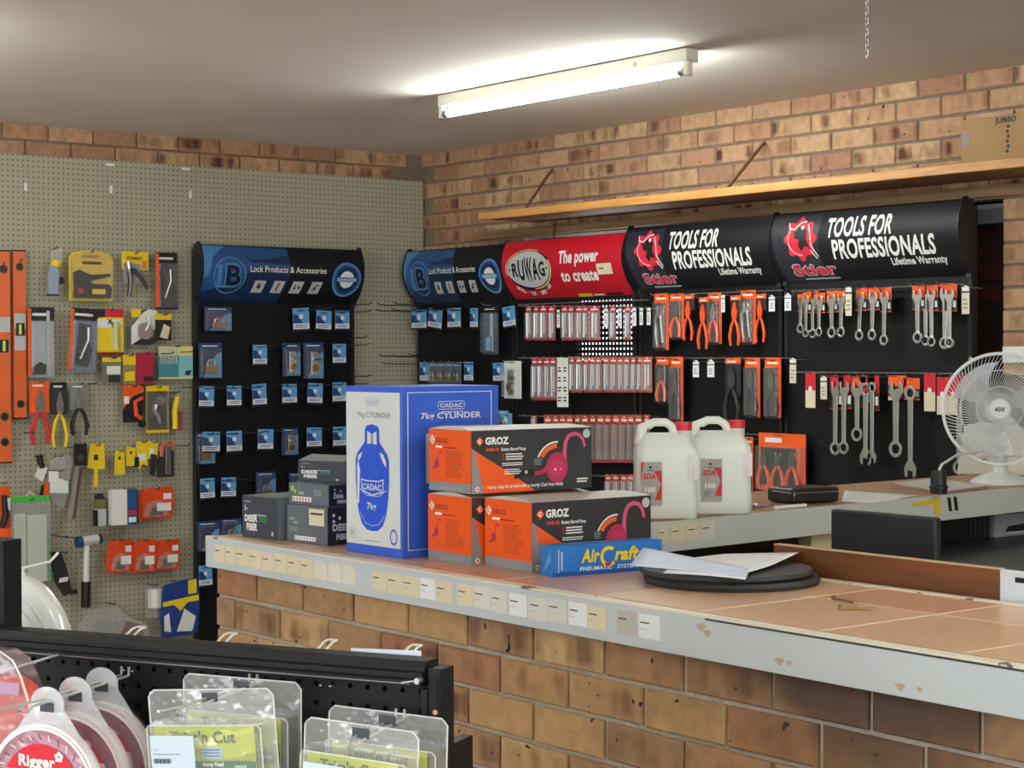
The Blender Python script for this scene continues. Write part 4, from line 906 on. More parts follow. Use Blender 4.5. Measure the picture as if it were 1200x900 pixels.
def content_dark(t, w, h):
    M().prism([(-w*.3, h*.12), (w*.15, h*.08), (w*.28, h*.35), (w*.05, h*.62), (w*.2, h*.74), (-w*.2, h*.76), (-w*.25, h*.4)], cdk, lambda u, v, q: (u, -.01-q, v), -.008, .008).build('tool', t, bevel=.003)
    M().tube([(-w*.15, -.016, h*.2), (w*.12, -.016, h*.5), (w*.1, -.016, h*.7)], w*.05, steel, 6).build('blade', t, True)
def content_square(t, w, h):
    M().b2(w*.18, w*.3, -.008, -.004, h*.03, h*.95, silver).build('steel_blade', t)
    M().prism([(-w*.42, h*.04), (w*.1, h*.04), (w*.12, h*.18), (-w*.1, h*.22), (-w*.42, h*.12)], black, lambda u, v, q: (u, -.008-q, v), -.006, .006).build('stock', t, bevel=.002)
dkblue = S('pack_dark_blue', 38, 44, 74, .4); paleg = S('pack_pale_grey', 176, 182, 196, .45); palebl = S('pack_hazy_blue', 120, 132, 160, .4)
PKG = dict(hk=PB)
def cap_yellow(t, w, h): 
    M().b2(-w*.1, w*.14, -.02, -.004, h*.08, h*.66, clear2).build('tube', t)
    M().cyl((w*.02, -.012, h*.66), (w*.02, -.012, h*.82), w*.18, yellow, 12).build('cap', t, True); M().cyl((w*.32, -.012, h*.3), (w*.3, -.012, h*.42), w*.16, black, 12).build('reel_knob', t, True)
# chalk line bottle with reel
loc, w, h, rz = spot('P', 53, 290, 74, 347, .05)
t = thing('chalk_line', 'grey chalk line reel with yellow cap in clear wrap, right of the orange levels', 'chalk line', loc, rz)
M().prism([(-w*.42, .0), (w*.1, 0), (w*.2, h*.45), (w*.1, h*.66), (-w*.25, h*.66), (-w*.42, h*.4)], S('chalk_blue_grey', 150, 160, 186, .4), lambda u, v, q: (u, -.015-q, v), -.013, .013).build('bottle', t, bevel=.005)
M().b2(-w*.42, w*.12, -.03, 0, 0, h*.04, dkblue).build('base', t); M().cyl((0, -.015, h*.6), (w*.08, -.015, h*.72), w*.3, yellow, 12).build('cap', t, True)
M().cyl((w*.3, -.02, h*.32), (w*.3, -.006, h*.32), w*.2, black, 12).build('crank', t, True)
M().b2(-w*.2, w*.45, -.002, .0, h*.6, h, clear2).build('wrap', t); hook(PB, (loc[0], PG, loc[2]+h*.96), .09)
# staple gun pack
loc, w, h, rz = spot('P', 81, 294, 132, 353, .04)
t = thing('staple_gun_pack', 'yellow blister pack with a black staple gun', 'blister pack', loc, rz); f = FRONT(.001)
P = [(-w/2, 0), (w/2, 0), (w/2, h*.86), (w*.42, h*.95), (w*.2, h), (-w*.2, h), (-w*.42, h*.95), (-w/2, h*.86)]
q = M().prism(P, yellow, lambda u, v, e: (u, -e, v), -.001, .001); q.text('STANLEY', 0, h*.86, h*.05, ink, f, .001, width=w*.42, bold=.04); q.rect(-w*.2, h*.73, w*.25, h*.79, S('olive_print', 110, 104, 60), f, .001); q.build('backing_card', t)
gy = lambda u, v, e: (u, -.014-e, v)
M().prism([(-w*.42, h*.06), (w*.42, h*.06), (w*.44, h*.28), (w*.36, h*.34), (w*.0, h*.34), (-w*.06, h*.4), (w*.4, h*.5), (w*.42, h*.55), (-w*.05, h*.52), (-w*.3, h*.62), (-w*.42, h*.55), (-w*.4, h*.3)], dkgrip, gy, -.012, .012).build('staple_gun', t, bevel=.003)
M().b2(-w*.02, w*.28, -.028, -.026, h*.14, h*.24, yellow).build('grip_slot', t); M().disc(-w*.28, h*.2, w*.07, red, FRONT(.027), 0, 10).build('red_mark', t)
M().prism([(u*.95, v*.96+.002) for u, v in P], clear, lambda u, v, e: (u, -e, v), .002, .03).build('blister', t); hook(PB, (loc[0], PG, loc[2]+h*.96), .07)
# rivet tool card
loc, w, h, rz = spot('P', 143, 295, 174, 348, .05)
t = thing('rivet_tool_card', 'steel rivet tool hanging from a yellow header card', 'hand tool', loc, rz)
q = M().b2(-w/2, w/2, -.001, .0, h*.6, h, yellow); q.text('STANLEY', 0, h*.82, h*.07, ink, FRONT(.001), .0008, width=w*.62, bold=.04); q.rect(-w*.45, h*.3, w*.2, h*.74, grey, FRONT(.001), .0008); q.rect(w*.25, h*.63, w*.45, h*.8, S('ochre_print', 190, 130, 40), FRONT(.001), .0008); q.build('header_card', t)
M().tube([(-w*.28, -.01, 0), (-w*.2, -.01, h*.3), (-w*.25, -.01, h*.62)], [w*.07, w*.09, w*.1], gun, 8).build('handle', t, True); M().tube([(w*.42, -.01, h*.18), (w*.2, -.01, h*.42), (-w*.05, -.01, h*.58), (-w*.25, -.01, h*.62)], [w*.06, w*.08, w*.08, w*.08], gun, 8).build('handle', t, True)
M().cyl((-w*.25, -.01, h*.55), (-w*.3, -.01, h*.78), w*.09, steel, 8).build('nose', t, True); hook(PB, (loc[0], PG, loc[2]+h*.95), .09)
blister('P', (183, 296, 208, 363), 'dark blue tool blister with orange left edge beside the lock display header', 'blister pack', .05, dkblue, black, content_dark, hk=PB)
blister('P', (34, 360, 64, 442), 'large blister with a steel square, left of the tilted one', 'blister pack', .05, paleg, black, content_square, hk=PB)
blister('P', (80, 361, 112, 436), 'tilted orange edged blister with a dark tool, left of the yellow battery pack', 'blister pack', .06, palebl, black, content_dark, hk=PB, tilt=.06)
for x, y0, y1, tl in ((34.5, 361, 440, 0), (81, 362, 434, .06), (184, 297, 360, 0)):
    loc, w, h, rz = spot('P', x-1.5, y0, x+2.5, y1, .07)
    for o in bpy.data.objects:
        if o.name.startswith('blister_pack') and o.type == 'EMPTY' and abs(o.location.x-loc[0]) < .09 and abs(o.location.z-loc[2]) < .05 and o.location.y > 8.1:
            q = loc_in(o, loc); M().b2(q.x-w/2, q.x+w/2, q.y-.001, q.y, q.z, q.z+h, orange).build('orange_edge', o); break
# battery style pack
loc, w, h, rz = spot('P', 114, 362, 145, 417, .06)
t = thing('glue_pack', 'yellow and red carded pack right of the tilted blister', 'blister pack', loc, rz); f = FRONT(.001)
q = M().b2(-w/2, w/2, -.001, .001, 0, h, yellow); q.rect(-w/2, h*.82, w/2, h, red, f, .0008); q.rect(-w/2, h*.82, -w*.2, h, black, f, .001); q.rect(-w/2, 0, w/2, h*.08, S('brown_red', 120, 40, 30), f, .0008); q.rect(w*.05, h*.12, w*.3, h*.72, cream, f, .001); q.rect(-w*.5, h*.6, w*.4, h*.78, white, f, .001); q.text('X', -w*.02, h*.68, h*.1, black, f, .0016, bold=.05); q.build('card', t)
M().cyl((w*.18, -.010, h*.12), (w*.18, -.010, h*.72), w*.10, S('pale_green', 200, 206, 140), 10).build('tube', t, True); hook(PB, (loc[0], PG, loc[2]+h*.96), .09)
# pulley on tilted white card
loc, w, h, rz = spot('P', 154, 362, 184, 404, .05)
t = thing('pulley_pack', 'steel pulley on a tilted white card under the rivet tool', 'hardware pack', loc, rz); sh_ = lambda u, v, e: (u, -e, v)
M().prism([(-w*.5, 0), (-w*.5, h*.5), (w*.1, h), (w*.5, h*.95), (w*.5, h*.5), (w*.1, h*.2)], white, sh_, 0, .001).build('card', t)
M().lathe([(.001, -.012), (w*.3, -.012), (w*.22, -.006), (w*.3, 0), (.001, 0)], steel, 20, (w*.0, -.004, h*.38), lambda x, y, z: (x, z, y)).build('wheel', t, True)
M().tube([(w*.0, -.016, h*.38), (w*.15, -.016, h*.62), (w*.1, -.01, h*.8)], w*.06, steel, 6).build('bracket', t, True)
M().prism([(-w*.5, h*.0), (w*.3, 0), (w*.5, h*.12), (w*.1, h*.28)], dkgrip, sh_, .002, .006).build('strap', t); M().prism([(-w*.5, h*.75), (-w*.15, h*.78), (-w*.1, h*.98), (-w*.5, h)], yellow, sh_, .002, .003).build('yellow_tab', t)
hook(PB, (loc[0], PG, loc[2]+h*.93), .08)
def card_item(bb, label, parts, name='carded_item', cat='hardware pack', d=.06, tilt=0, hk=True, hl=None):
    loc, w, h, rz = spot('P', *bb, d); t = thing(name, label, cat, loc, rz); t.rotation_euler = (0, tilt, rz)
    for nme, kind, m, *a in parts:
        q = M()
        if kind == 'b': u0, v0, u1, v1, d0, d1 = a; q.b2(u0*w, u1*w, -d1, -d0, v0*h, v1*h, m); q.build(nme, t, bevel=min(.002, (d1-d0)*.3) if d1-d0 > .004 else 0)
        elif kind == 'p': pts, d0, d1 = a; q.prism([(u*w, v*h) for u, v in pts], m, lambda u, v, e: (u, -e, v), d0, d1); q.build(nme, t, bevel=.0015 if d1-d0 > .004 else 0)
        elif kind == 't': pts, r_, dd = a; q.tube([(u*w, -dd, v*h) for u, v in pts], [x*w for x in r_] if isinstance(r_, (list, tuple)) else r_*w, m, 8); q.build(nme, t, True)
        elif kind == 'c': u, v, r_, d0, d1 = a; q.cyl((u*w, -d0, v*h), (u*w, -d1, v*h), r_*w, m, 16); q.build(nme, t, True)
    if hk: hook(PB, (loc[0], PG, loc[2]+h*.95), hl or d+.05)
    return t
card_item((182, 368, 201, 399), 'black and yellow carded item with a beige pad, right of the pulley', [('card', 'b', black, -.5, 0, .5, 1, 0, .001), ('yellow_head', 'b', yellow, -.5, .78, .5, 1, .001, .002), ('pad', 'p', cream, [(-.25, .12), (.2, .05), (.38, .5), (.0, .62)], .002, .012)])
card_item((120, 419, 143, 448), 'small carded item with yellow head and white label below the yellow pack', [('card', 'b', S('pack_smoke', 120, 116, 100), -.5, 0, .5, 1, 0, .001), ('yellow_head', 'b', yellow, -.5, .82, .45, 1, .001, .002), ('label', 'b', white, -.28, .32, .4, .66, .002, .004), ('body', 'b', dkgrip, -.2, .02, .35, .28, .002, .014)])
card_item((144, 416, 159, 450), 'narrow yellow carded pack beside the crimson one', [('card', 'b', S('pack_olive', 150, 136, 80), -.5, 0, .5, 1, 0, .001), ('yellow_head', 'b', yellow, -.5, .66, .5, 1, .001, .002), ('tape', 'p', yellow, [(-.4, .1), (.4, .1), (.4, .45), (-.4, .4)], .002, .01)])
card_item((159.5, 413, 180, 450), 'crimson plastic pack, left of the teal blade set', [('card', 'b', S('crimson', 176, 34, 66, .35), -.5, 0, .5, 1, 0, .003), ('moulding', 'p', S('crimson', 176, 34, 66), [(-.4, .2), (.38, .2), (.4, .8), (-.38, .8)], .003, .014), ('clip', 'b', dkgrip, -.1, .1, .4, .24, .014, .018)])
teal = S('teal_print', 62, 138, 150, .45); pteal = S('pale_teal', 132, 196, 206, .45)
t = card_item((186, 405, 226, 444), 'teal and yellow blade set touching the lock display frame', [('card', 'b', teal, -.5, .04, .08, 1, 0, .001), ('side_card', 'b', pteal, .08, 0, .5, .96, 0, .0015), ('pale_head', 'b', S('pale_yellow', 226, 214, 130), -.5, .70, .5, .98, .0015, .0025), ('foot_strip', 'b', S('pale_yellow', 226, 214, 130), -.5, 0, .5, .05, .0015, .0025), ('emblem', 'p', dkblue, [(.25, .12), (.4, .1), (.46, .26), (.3, .24)], .0016, .003)]+[('blade', 'b', silver, -.46+.075*i, .45, -.42+.075*i, .93, .003, .004) for i in range(7)], name='blade_set', cat='tool pack')
# pliers
for bb, lab, hd, cd_, tp_ in [((35, 447, 58, 521), 'water pump pliers with red and black handles on an orange card', red, orange, orange), ((60, 448, 79, 524), 'pliers with yellow and black handles, middle of three hanging pliers', yellow, cdk, black), ((82, 449, 103, 510), 'pliers with black handles on a grey card, right of three hanging pliers', black, S('pack_midgrey', 128, 130, 132), S('pack_midgrey', 128, 130, 132))]:
    pliers('P', bb, lab, hd, PB, d=.06, card=cd_, cf=.5, top=tp_, jaw=steel)
card_item((144, 451, 168, 495), 'orange and black carded clamp beside the yellow framed pack', [('card', 'p', black, [(-.5, 0), (.35, 0), (.5, .3), (.5, 1), (-.5, 1)], 0, .001), ('orange_field', 'p', orange, [(-.5, .35), (.0, .7), (.5, .8), (.5, 1), (-.5, 1)], .001, .002), ('clamp', 't', orgrip, [(.4, .65), (.05, .55), (.1, .2), (.35, .1)], [.09, .1, .1, .09], .012), ('label', 'b', white, -.45, .5, -.2, .7, .002, .003), ('wheel', 'c', black, .38, -.05, .16, .004, .02)])
card_item((171, 452, 198, 507), 'yellow framed black pack with a chrome tape handle', [('card', 'b', black, -.5, 0, .5, 1, 0, .001), ('yellow_head', 'b', yellow, -.5, .88, .5, 1, .001, .0022), ('yellow_foot', 'b', yellow, -.5, 0, .5, .06, .001, .0022), ('left_rim', 'b', S('pack_olive', 150, 136, 80), -.5, .06, -.42, .88, .001, .003), ('right_rim', 'b', S('pack_olive', 150, 136, 80), .42, .06, .5, .88, .001, .003), ('lens', 'c', steel, .1, .68, .18, .004, .018), ('handle', 't', steel, [(-.1, .6), (-.15, .45), (0, .35), (.05, .2)], [.12, .12, .1, .06], .012), ('blister', 'b', clear, -.4, .08, .4, .86, .003, .022)], name='tool_pack', cat='tool pack')
card_item((198, 458, 214, 505), 'yellow utility knife beside the yellow framed pack', [('card', 'b', S('pack_rose', 150, 70, 90), -.1, 0, .5, .5, 0, .001), ('knife_body', 't', yellow, [(-.1, .05), (-.12, .5), (.1, .85)], [.18, .2, .2], .01), ('blade', 't', steel, [(.1, .85), (.25, 1.0)], [.12, .05], .01), ('slider', 'b', black, -.06, .25, .0, .5, .012, .02)], name='utility_knife', cat='knife')
# measuring tags row
card_item((72, 520, 101, 612), 'folded hacksaw hanging from a black clip, left of the yellow tags', [('clip', 'b', black, .0, .72, .5, 1, .002, .018), ('dial', 'c', gun, .22, .82, .14, .018, .022), ('frame', 'p', S('saw_grey', 150, 142, 138, .4), [(-.3, .0), (.0, .05), (.38, .72), (.05, .72)], .002, .012), ('frame_bar', 'p', S('saw_brown', 92, 72, 70, .4), [(-.1, .04), (.02, .05), (.32, .7), (.2, .7)], .012, .016)], name='hacksaw', cat='saw')
for bb, lab, pts in [((102, 520, 123, 571), 'large yellow hang tag with a bit, left of the yellow tags', [(-.5, .45), (-.3, 1), (.48, 1), (.5, .42), (.1, .4), (.1, 0), (-.15, .02), (-.1, .42)]), ((134, 528, 146, 556), 'long narrow yellow hang tag', [(-.5, 0), (.5, 0), (.5, 1), (-.4, 1)]), ((148, 523, 159, 546), 'small yellow hang tag', [(-.5, 0), (.5, 0), (.5, 1), (-.5, 1)])]:
    card_item(bb, lab, [('tag', 'p', yellow, pts, 0, .0015), ('print', 'b', ink, -.12, .62, .12, .75, .0015, .002)], name='hang_tag', cat='hang tag')
card_item((160, 517, 173, 550), 'yellow and white hang tag over a black tool', [('tag', 'p', yellow, [(-.5, .3), (-.3, 0), (.1, .2), (.5, .1), (.5, 1), (-.5, 1)], 0, .0015), ('tool', 'b', black, -.7, .1, -.3, .45, -.006, .006), ('white_field', 'b', white, -.35, .3, .35, .55, .0015, .002)], name='hang_tag', cat='hang tag')
card_item((173, 517, 185, 558), 'yellow tagged black scraper left of the red handled one', [('tag', 'b', yellow, -.5, .5, .5, 1, 0, .0015), ('blade', 'p', dkgrip, [(-.4, .05), (.1, 0), (.4, .6), (-.2, .65)], .002, .008), ('shine', 'b', white, -.3, .6, .1, .8, .0016, .002)], name='scraper', cat='hand tool')
card_item((184, 518, 206, 559), 'red and silver handled tool in a dark pack next to the display frame', [('pack', 'b', cdk, -.5, 0, .4, .75, 0, .001), ('handle', 't', S('salmon_grip', 206, 112, 88, .4), [(-.25, .95), (.4, .93)], [.14, .12], .012), ('leg', 't', S('salmon_grip', 206, 112, 88, .4), [(-.3, .9), (-.3, .6)], [.12, .1], .012), ('blade', 'b', steel, -.08, .08, .22, .85, .004, .01)], name='carded_tool', cat='hand tool')
card_item((55, 532, 84, 596), 'crumpled clear bags with white labels left of the hacksaw', [('bag', 'p', clear2, [(-.3, .1), (.1, 0), (.3, .3), (.5, .9), (.3, 1), (-.2, .95), (-.5, .6)], .002, .02), ('bag_back', 'p', clear2, [(-.45, .2), (-.1, .12), (.1, .5), (.35, .95), (-.35, .9)], -.01, .0), ('label', 'p', white, [(-.45, .3), (.3, .28), (.28, .5), (-.42, .62)], .021, .022), ('label', 'p', white, [(-.5, .5), (-.1, .52), (-.1, .7), (-.48, .7)], .0215, .0225)], name='clear_bag', cat='bag')
card_item((38, 533, 56, 584), 'orange and black knife with a tilted white price tag', [('handle', 't', black, [(-.1, 1), (.05, .7)], [.2, .22], .01), ('white_tag', 'p', white, [(-.45, .52), (-.1, .82), (.42, .68), (.05, .38)], .016, .018), ('grip', 'p', orange, [(.0, .0), (.48, 0), (.45, .42), (.1, .3)], .002, .014), ('edge', 'p', black, [(-.1, .05), (.1, .02), (.2, .32), (.05, .3)], .003, .016)], name='knife', cat='knife')
t = card_item((-4, 563, 12, 632), 'orange packed tool at the very left edge below the long level', [('card', 'b', orange, -.5, .1, .5, .9, 0, .001), ('body', 't', black, [(-.2, .2), (.1, .4), (.0, .75)], [.2, .25, .2], .012), ('label', 'b', white, .0, .5, .4, .7, .02, .022), ('collar', 'b', orange, -.5, .04, .5, .2, .004, .02)], name='tool_pack', cat='tool pack')
# zip bag with white cable ties
gz = S('zip_green', 70, 176, 70, .5)
card_item((13, 581, 58, 682), 'clear zip bag with green closure holding white cable ties', [('zip_strip', 'b', gz, -.5, .93, .5, 1, 0, .008), ('cable_ties', 'b', S('nylon_white', 214, 218, 206, .5), -.1, .0, .4, .78, .004, .02), ('cable_ties', 'b', S('nylon_white', 214, 218, 206, .5), -.42, .0, -.14, .8, .004, .018), ('green_edge', 'b', gz, .42, 0, .5, .5, .0, .003), ('bag', 'b', clear2, -.5, 0, .5, .93, .0, .024), ('hang_loop', 't', cream, [(-.1, 1), (0, 1.05), (.12, 1)], .02, .004)]+[('tie_gap', 'b', grey, -.36+.06*i, .02, -.352+.06*i, .76, .0185, .0189) for i in range(3)], name='cable_tie_bag', cat='bag', d=.1)
card_item((108, 578, 123, 616), 'small bottle with dark cap and silver label', [('cap', 'c', dkblue, 0, .86, .34, .0, .02), ('bottle', 'b', S('bottle_olive', 120, 118, 72, .3), -.4, .55, .4, .82, .0, .022), ('label', 'b', silver, -.45, .0, .45, .52, .0, .024), ('black_band', 'b', black, -.47, .0, -.2, .5, -.001, .025)], name='small_bottle', cat='bottle')
card_item((127, 572, 158, 615), 'white carton with blue and red side, beside the small bottle', [('carton', 'b', white, -.5, .02, .05, .98, 0, .05), ('print_panel', 'p', b_md, [(.05, .03), (.42, .0), (.42, 1), (.05, .97)], .0, .05), ('dark_edge', 'b', ink, .42, .05, .5, .95, .0, .04), ('red_stripe', 'b', red, .06, .3, .41, .4, .0501, .0508), ('white_panel', 'b', white, .1, .08, .38, .22, .0501, .0508)], name='tape_box', cat='box')
def obag(bb, label, d=.05):
    orb = mat('orange_film', lin(226, 76, 34), .25, var=.12, scale=30, bump=.6, bscale=40)
    card_item(bb, label, [('bag', 'p', orb, [(-.48, .04), (-.3, .0), (.1, .05), (.42, .0), (.5, .5), (.46, 1), (-.4, .97), (-.5, .5)], 0, .014), ('window', 'p', clear2, [(-.35, .1), (.35, .1), (.3, .5), (.0, .62), (-.3, .45)], .0142, .0165), ('parts', 'p', gun, [(-.2, .12), (.2, .12), (.1, .36), (-.1, .38)], .0142, .0158), ('label', 'b', white, .02, .25, .4, .5, .0168, .0178), ('price_label', 'b', paper, .2, .62, .42, .8, .0145, .0155)], name='orange_bag', cat='bag', d=d)
obag((160, 571, 203, 608), 'single orange hardware bag beside the white carton')
obag((124, 632, 155, 671), 'orange hardware bag, leftmost of the lower three', .07); obag((153, 632, 182, 671), 'orange hardware bag, middle of the lower three', .06); obag((178, 632, 210, 668), 'orange hardware bag, rightmost of the lower three', .045)
# mallet
loc, w, h, rz = spot('P', 88, 627, 120, 711, .06)
t = thing('mallet', 'nylon faced mallet with white shaft hanging on the pegboard', 'mallet', loc, rz); sx = -w*.02
M().cyl((sx-w*.12, -.015, h*.32), (sx-w*.08, -.015, h*.9), w*.10, white, 10).build('shaft', t, True); M().cyl((sx-w*.14, -.015, 0), (sx-w*.12, -.015, h*.36), w*.16, black, 10).build('grip', t, True)
M().cyl((-w*.32, -.017, h*.92), (w*.3, -.012, h*.94), w*.17, S('nylon_head', 206, 208, 206, .35), 16).build('head', t, True)
M().cyl((-w*.48, -.018, h*.915), (-w*.3, -.017, h*.92), w*.19, S('blue_face', 36, 70, 130, .35), 16).build('blue_face', t, True); M().cyl((w*.3, -.012, h*.94), (w*.42, -.012, h*.942), w*.17, dkblue, 16).build('dark_face', t, True)
for s in (-.2, .1): hook(PB, (loc[0]+s*w, PG, loc[2]+h*.88), .09)
# pruning saw in sheath
card_item((58, 645, 90, 698), 'black pruning saw sheath hanging below the cable ties', [('sheath', 'p', dkgrip, [(-.5, 1), (-.1, .98), (.15, .5), (.3, .06), (.0, .0), (-.3, .3)], 0, .014), ('label', 'p', white, [(-.2, .3), (.12, .32), (.15, .42), (-.18, .4)], .0142, .0155), ('tip', 'b', dkgrip, .2, .02, .5, .12, 0, .01)], name='pruning_saw', cat='saw')
# glove bag and the bottle pack behind
gb_ = S('glove_bag_blue', 34, 62, 138, .35, bump=.3)
t = card_item((187, 679, 232, 747), 'blue and yellow printed bag with white gloves', [('bag', 'p', gb_, [(-.45, .02), (.45, .06), (.5, .5), (.46, 1), (.1, .99), (-.42, .92), (-.5, .5)], 0, .02), ('yellow_band', 'p', yellow, [(-.45, .56), (.48, .62), (.48, .72), (-.45, .64)], .0202, .0212), ('yellow_tag', 'p', yellow, [(.2, .74), (.42, .75), (.42, .99), (.2, .98)], .0202, .0212), ('glove_print', 'p', white, [(-.1, .12), (.3, .1), (.4, .35), (.1, .5), (.0, .3)], .0202, .0215), ('glove_print', 'p', white, [(-.42, .14), (-.25, .12), (-.3, .45), (-.42, .4)], .0202, .0215), ('yellow_point', 'p', yellow, [(-.2, .6), (.2, .62), (.0, .46)], .0202, .0213)], name='glove_bag', cat='bag', d=.08)
q = M(); f = FRONT(.0213); 
card_item((170, 684, 189, 723), 'clear pack with a white cylinder, left of the blue glove bag', [('cylinder', 't', white, [(0, .3), (0, .85)], [.38, .38], .014), ('valve', 't', steel, [(.1, .0), (0, .3)], [.2, .3], .014), ('wrap', 'b', clear2, -.5, 0, .5, .95, .0, .034)], name='carded_cylinder', cat='hardware pack')
o = card_item((92, 706, 170, 752), 'low crumpled clear bag with a maroon part behind the front shelf', [('bag', 'p', clear2, [(-.5, 0), (.5, 0), (.48, .4), (.2, .62), (.0, .95), (-.3, .9), (-.5, .5)], 0, .05), ('maroon_part', 'p', S('maroon', 110, 40, 50, .4), [(.1, .1), (.45, .1), (.4, .4), (.2, .5)], .01, .03), ('grey_part', 'p', grey, [(-.35, .05), (.0, .05), (-.1, .55), (-.3, .45)], .01, .03)], name='clear_bag', cat='bag', d=.06)
for x, y, L_ in ((222, 452, .22), (213, 411, .2), (210, 520, .18), (66, 625, .2), (84, 627, .15), (190, 413, .2), (36, 505, .12), (62, 549, .2), (106, 448, .15), (166, 450, .2)):
    p = wallp('P', x-8, y+2); hook(PB, p, L_)

# ================================================================ GOODS ON THE COUNTER
def carton(name, label, near, LL, LR, H, rz, faces, base, cat='box', bev=.0015, flap=None):
    'carton whose near bottom corner stands at near; left face looks at the aisle, right face along the counter'
    t = thing(name, label, cat, near, rz)
    M().b2(0, LR, 0, LL, 0, H, base).build('carton', t, bevel=bev)
    fl = lambda u, v, w: (-w, LL-u, v); frt = lambda u, v, w: (u, -w, v); ft = lambda u, v, w: (u, v, H+w)
    for nm_, fn, f in faces:
        q = M(); fn(q, {'L': fl, 'R': frt, 'T': ft}[f], {'L': LL, 'R': LR, 'T': LR}[f], H if f != 'T' else LL); q.build(nm_, t)
    return t
# dark grey cutting disc cartons
dg = S('carton_slate', 98, 106, 116, .45); dgd = S('carton_navy_slate', 64, 69, 82, .4); dgl = S('carton_grey_blue', 112, 124, 132, .5); pgreen = S('print_green', 70, 150, 70, .4); lime = S('print_lime', 170, 200, 60)
def deer_front(q, f, W, H, k=1.0, sm=False):
    q.rect(.001, .001, W-.001, H-.001, dgd, f, .0006)
    q.ring(W*.72, H*.5, H*.28, H*.42, S('carton_sheen', 66, 72, 84, .4), f, .0009, 24, -PI*.5, PI*.5)
    for a, b_ in ((.09, .76), (.14, .70), (.09, .66), (.1, .71)): q.disc(W*a, H*b_, H*.022, white, f, .0012, 8)
    q.text('DEER', W*.08, H*.40, H*.15, white, f, .0012, width=W*.36, bold=.05, al='L'); q.text('765', W*.46, H*.40, H*.13, pgreen, f, .0012, width=W*.24, bold=.04, al='L', shear=.2)
    q.text('FIBER', W*.13, H*.19, H*.16, white, f, .0012, width=W*.3, bold=.05, al='L'); q.rect(W*.33, H*.545, W*.68, H*.575, silver, f, .0012); q.rect(W*.07, H*.86, W*.25, H*.88, silver, f, .0012)
    q.rect(W*.82, H*.1, W*.88, H*.2, silver, f, .0012)
def plain_side(q, f, W, H): q.rect(.001, .001, W-.001, H-.001, dgl, f, .0006)
def top_side(q, f, W, H): q.rect(.001, .001, W-.001, H-.001, S('carton_lid', 120, 130, 132, .5), f, .0006)
carton('grinding_disc_carton', 'single low dark grey carton at the left end of the counter', (2.458, 4.146, CT), .160, .16, .112, .108, [('front_print', deer_front, 'L'), ('side_panel', plain_side, 'R'), ('lid_panel', top_side, 'T')], dg)
def deer_side(q, f, W, H):
    q.rect(.001, .001, W-.001, H-.001, dg, f, .0006); q.rect(W*.56, H*.5, W*.93, H*.93, cream, f, .0012); q.rect(W*.6, H*.78, W*.9, H*.83, ink, f, .0016)
    q.rect(W*.2, H*.08, W*.72, H*.19, white, f, .0012); q.text('DEER', W*.13, H*.60, H*.06, silver, f, .0012, al='C', bold=.03); q.text('FIBER', W*.22, H*.5, H*.06, silver, f, .0012, bold=.03); q.lines(W*.06, W*.35, H*.3, H*.42, 3, grey, f, .0012)
    for i in range(7): q.rect(W*(.22+.07*i), H*.11, W*(.25+.07*i), H*.16, grey, f, .0016)
def deer_side2(q, f, W, H):
    q.rect(.001, .001, W-.001, H-.001, dg, f, .0006); q.disc(W*.1, H*.74, H*.13, lime, f, .0012, 10); q.disc(W*.17, H*.6, H*.1, lime, f, .0012, 8); q.rect(W*.1, H*.16, W*.58, H*.38, white, f, .0012)
    q.text('765', W*.27, H*.68, H*.13, pgreen, f, .0012, bold=.03); q.text('FIBER', W*.33, H*.48, H*.13, silver, f, .0012, bold=.03)
    for i in range(6): q.rect(W*(.13+.075*i), H*.2, W*(.16+.075*i), H*.33, red, f, .0016)
    q.lines(W*.64, W*.9, H*.45, H*.75, 3, grey, f, .0012)
def deer_big(q, f, W, H):
    q.rect(.001, .001, W-.001, H-.001, S('carton_near_black', 40, 42, 52, .4), f, .0006)
    for a, b_ in ((.1, .78), (.2, .7), (.1, .62)): q.disc(W*a, H*b_, H*.05, white, f, .0012, 8)
    q.text('DEER', W*.08, H*.38, H*.17, white, f, .0012, bold=.05, al='L'); q.text('FIBER', W*.14, H*.14, H*.15, white, f, .0012, bold=.05, al='L')
carton('grinding_disc_carton', 'large grey carton at the bottom of the stack beside the blue carton', (2.49, 3.955, CT), .168, .2, .099, .114, [('side_print', deer_side, 'L'), ('front_print', deer_big, 'R')], dg)
carton('grinding_disc_carton', 'flat grey carton with lime dots in the middle of the stack', (2.495, 3.957, CT+.0995), .165, .2, .056, .114, [('side_print', deer_side2, 'L'), ('front_print', deer_big, 'R')], dg)
def deer_f4(q, f, W, H): deer_front(q, f, W, H)
t4 = carton('grinding_disc_carton', 'topmost dark grey carton of the stack with its lid slightly open', (2.557, 3.976, CT+.156), .165, .14, .055, .27, [('front_print', deer_front, 'L')], dg)
M().prism([(-.002, .056), (.05, .070), (.13, .058), (.13, .056)], S('lid_grey', 150, 154, 150, .5), lambda u, v, w: (u, w, v), .003, .162).build('lid', t4)

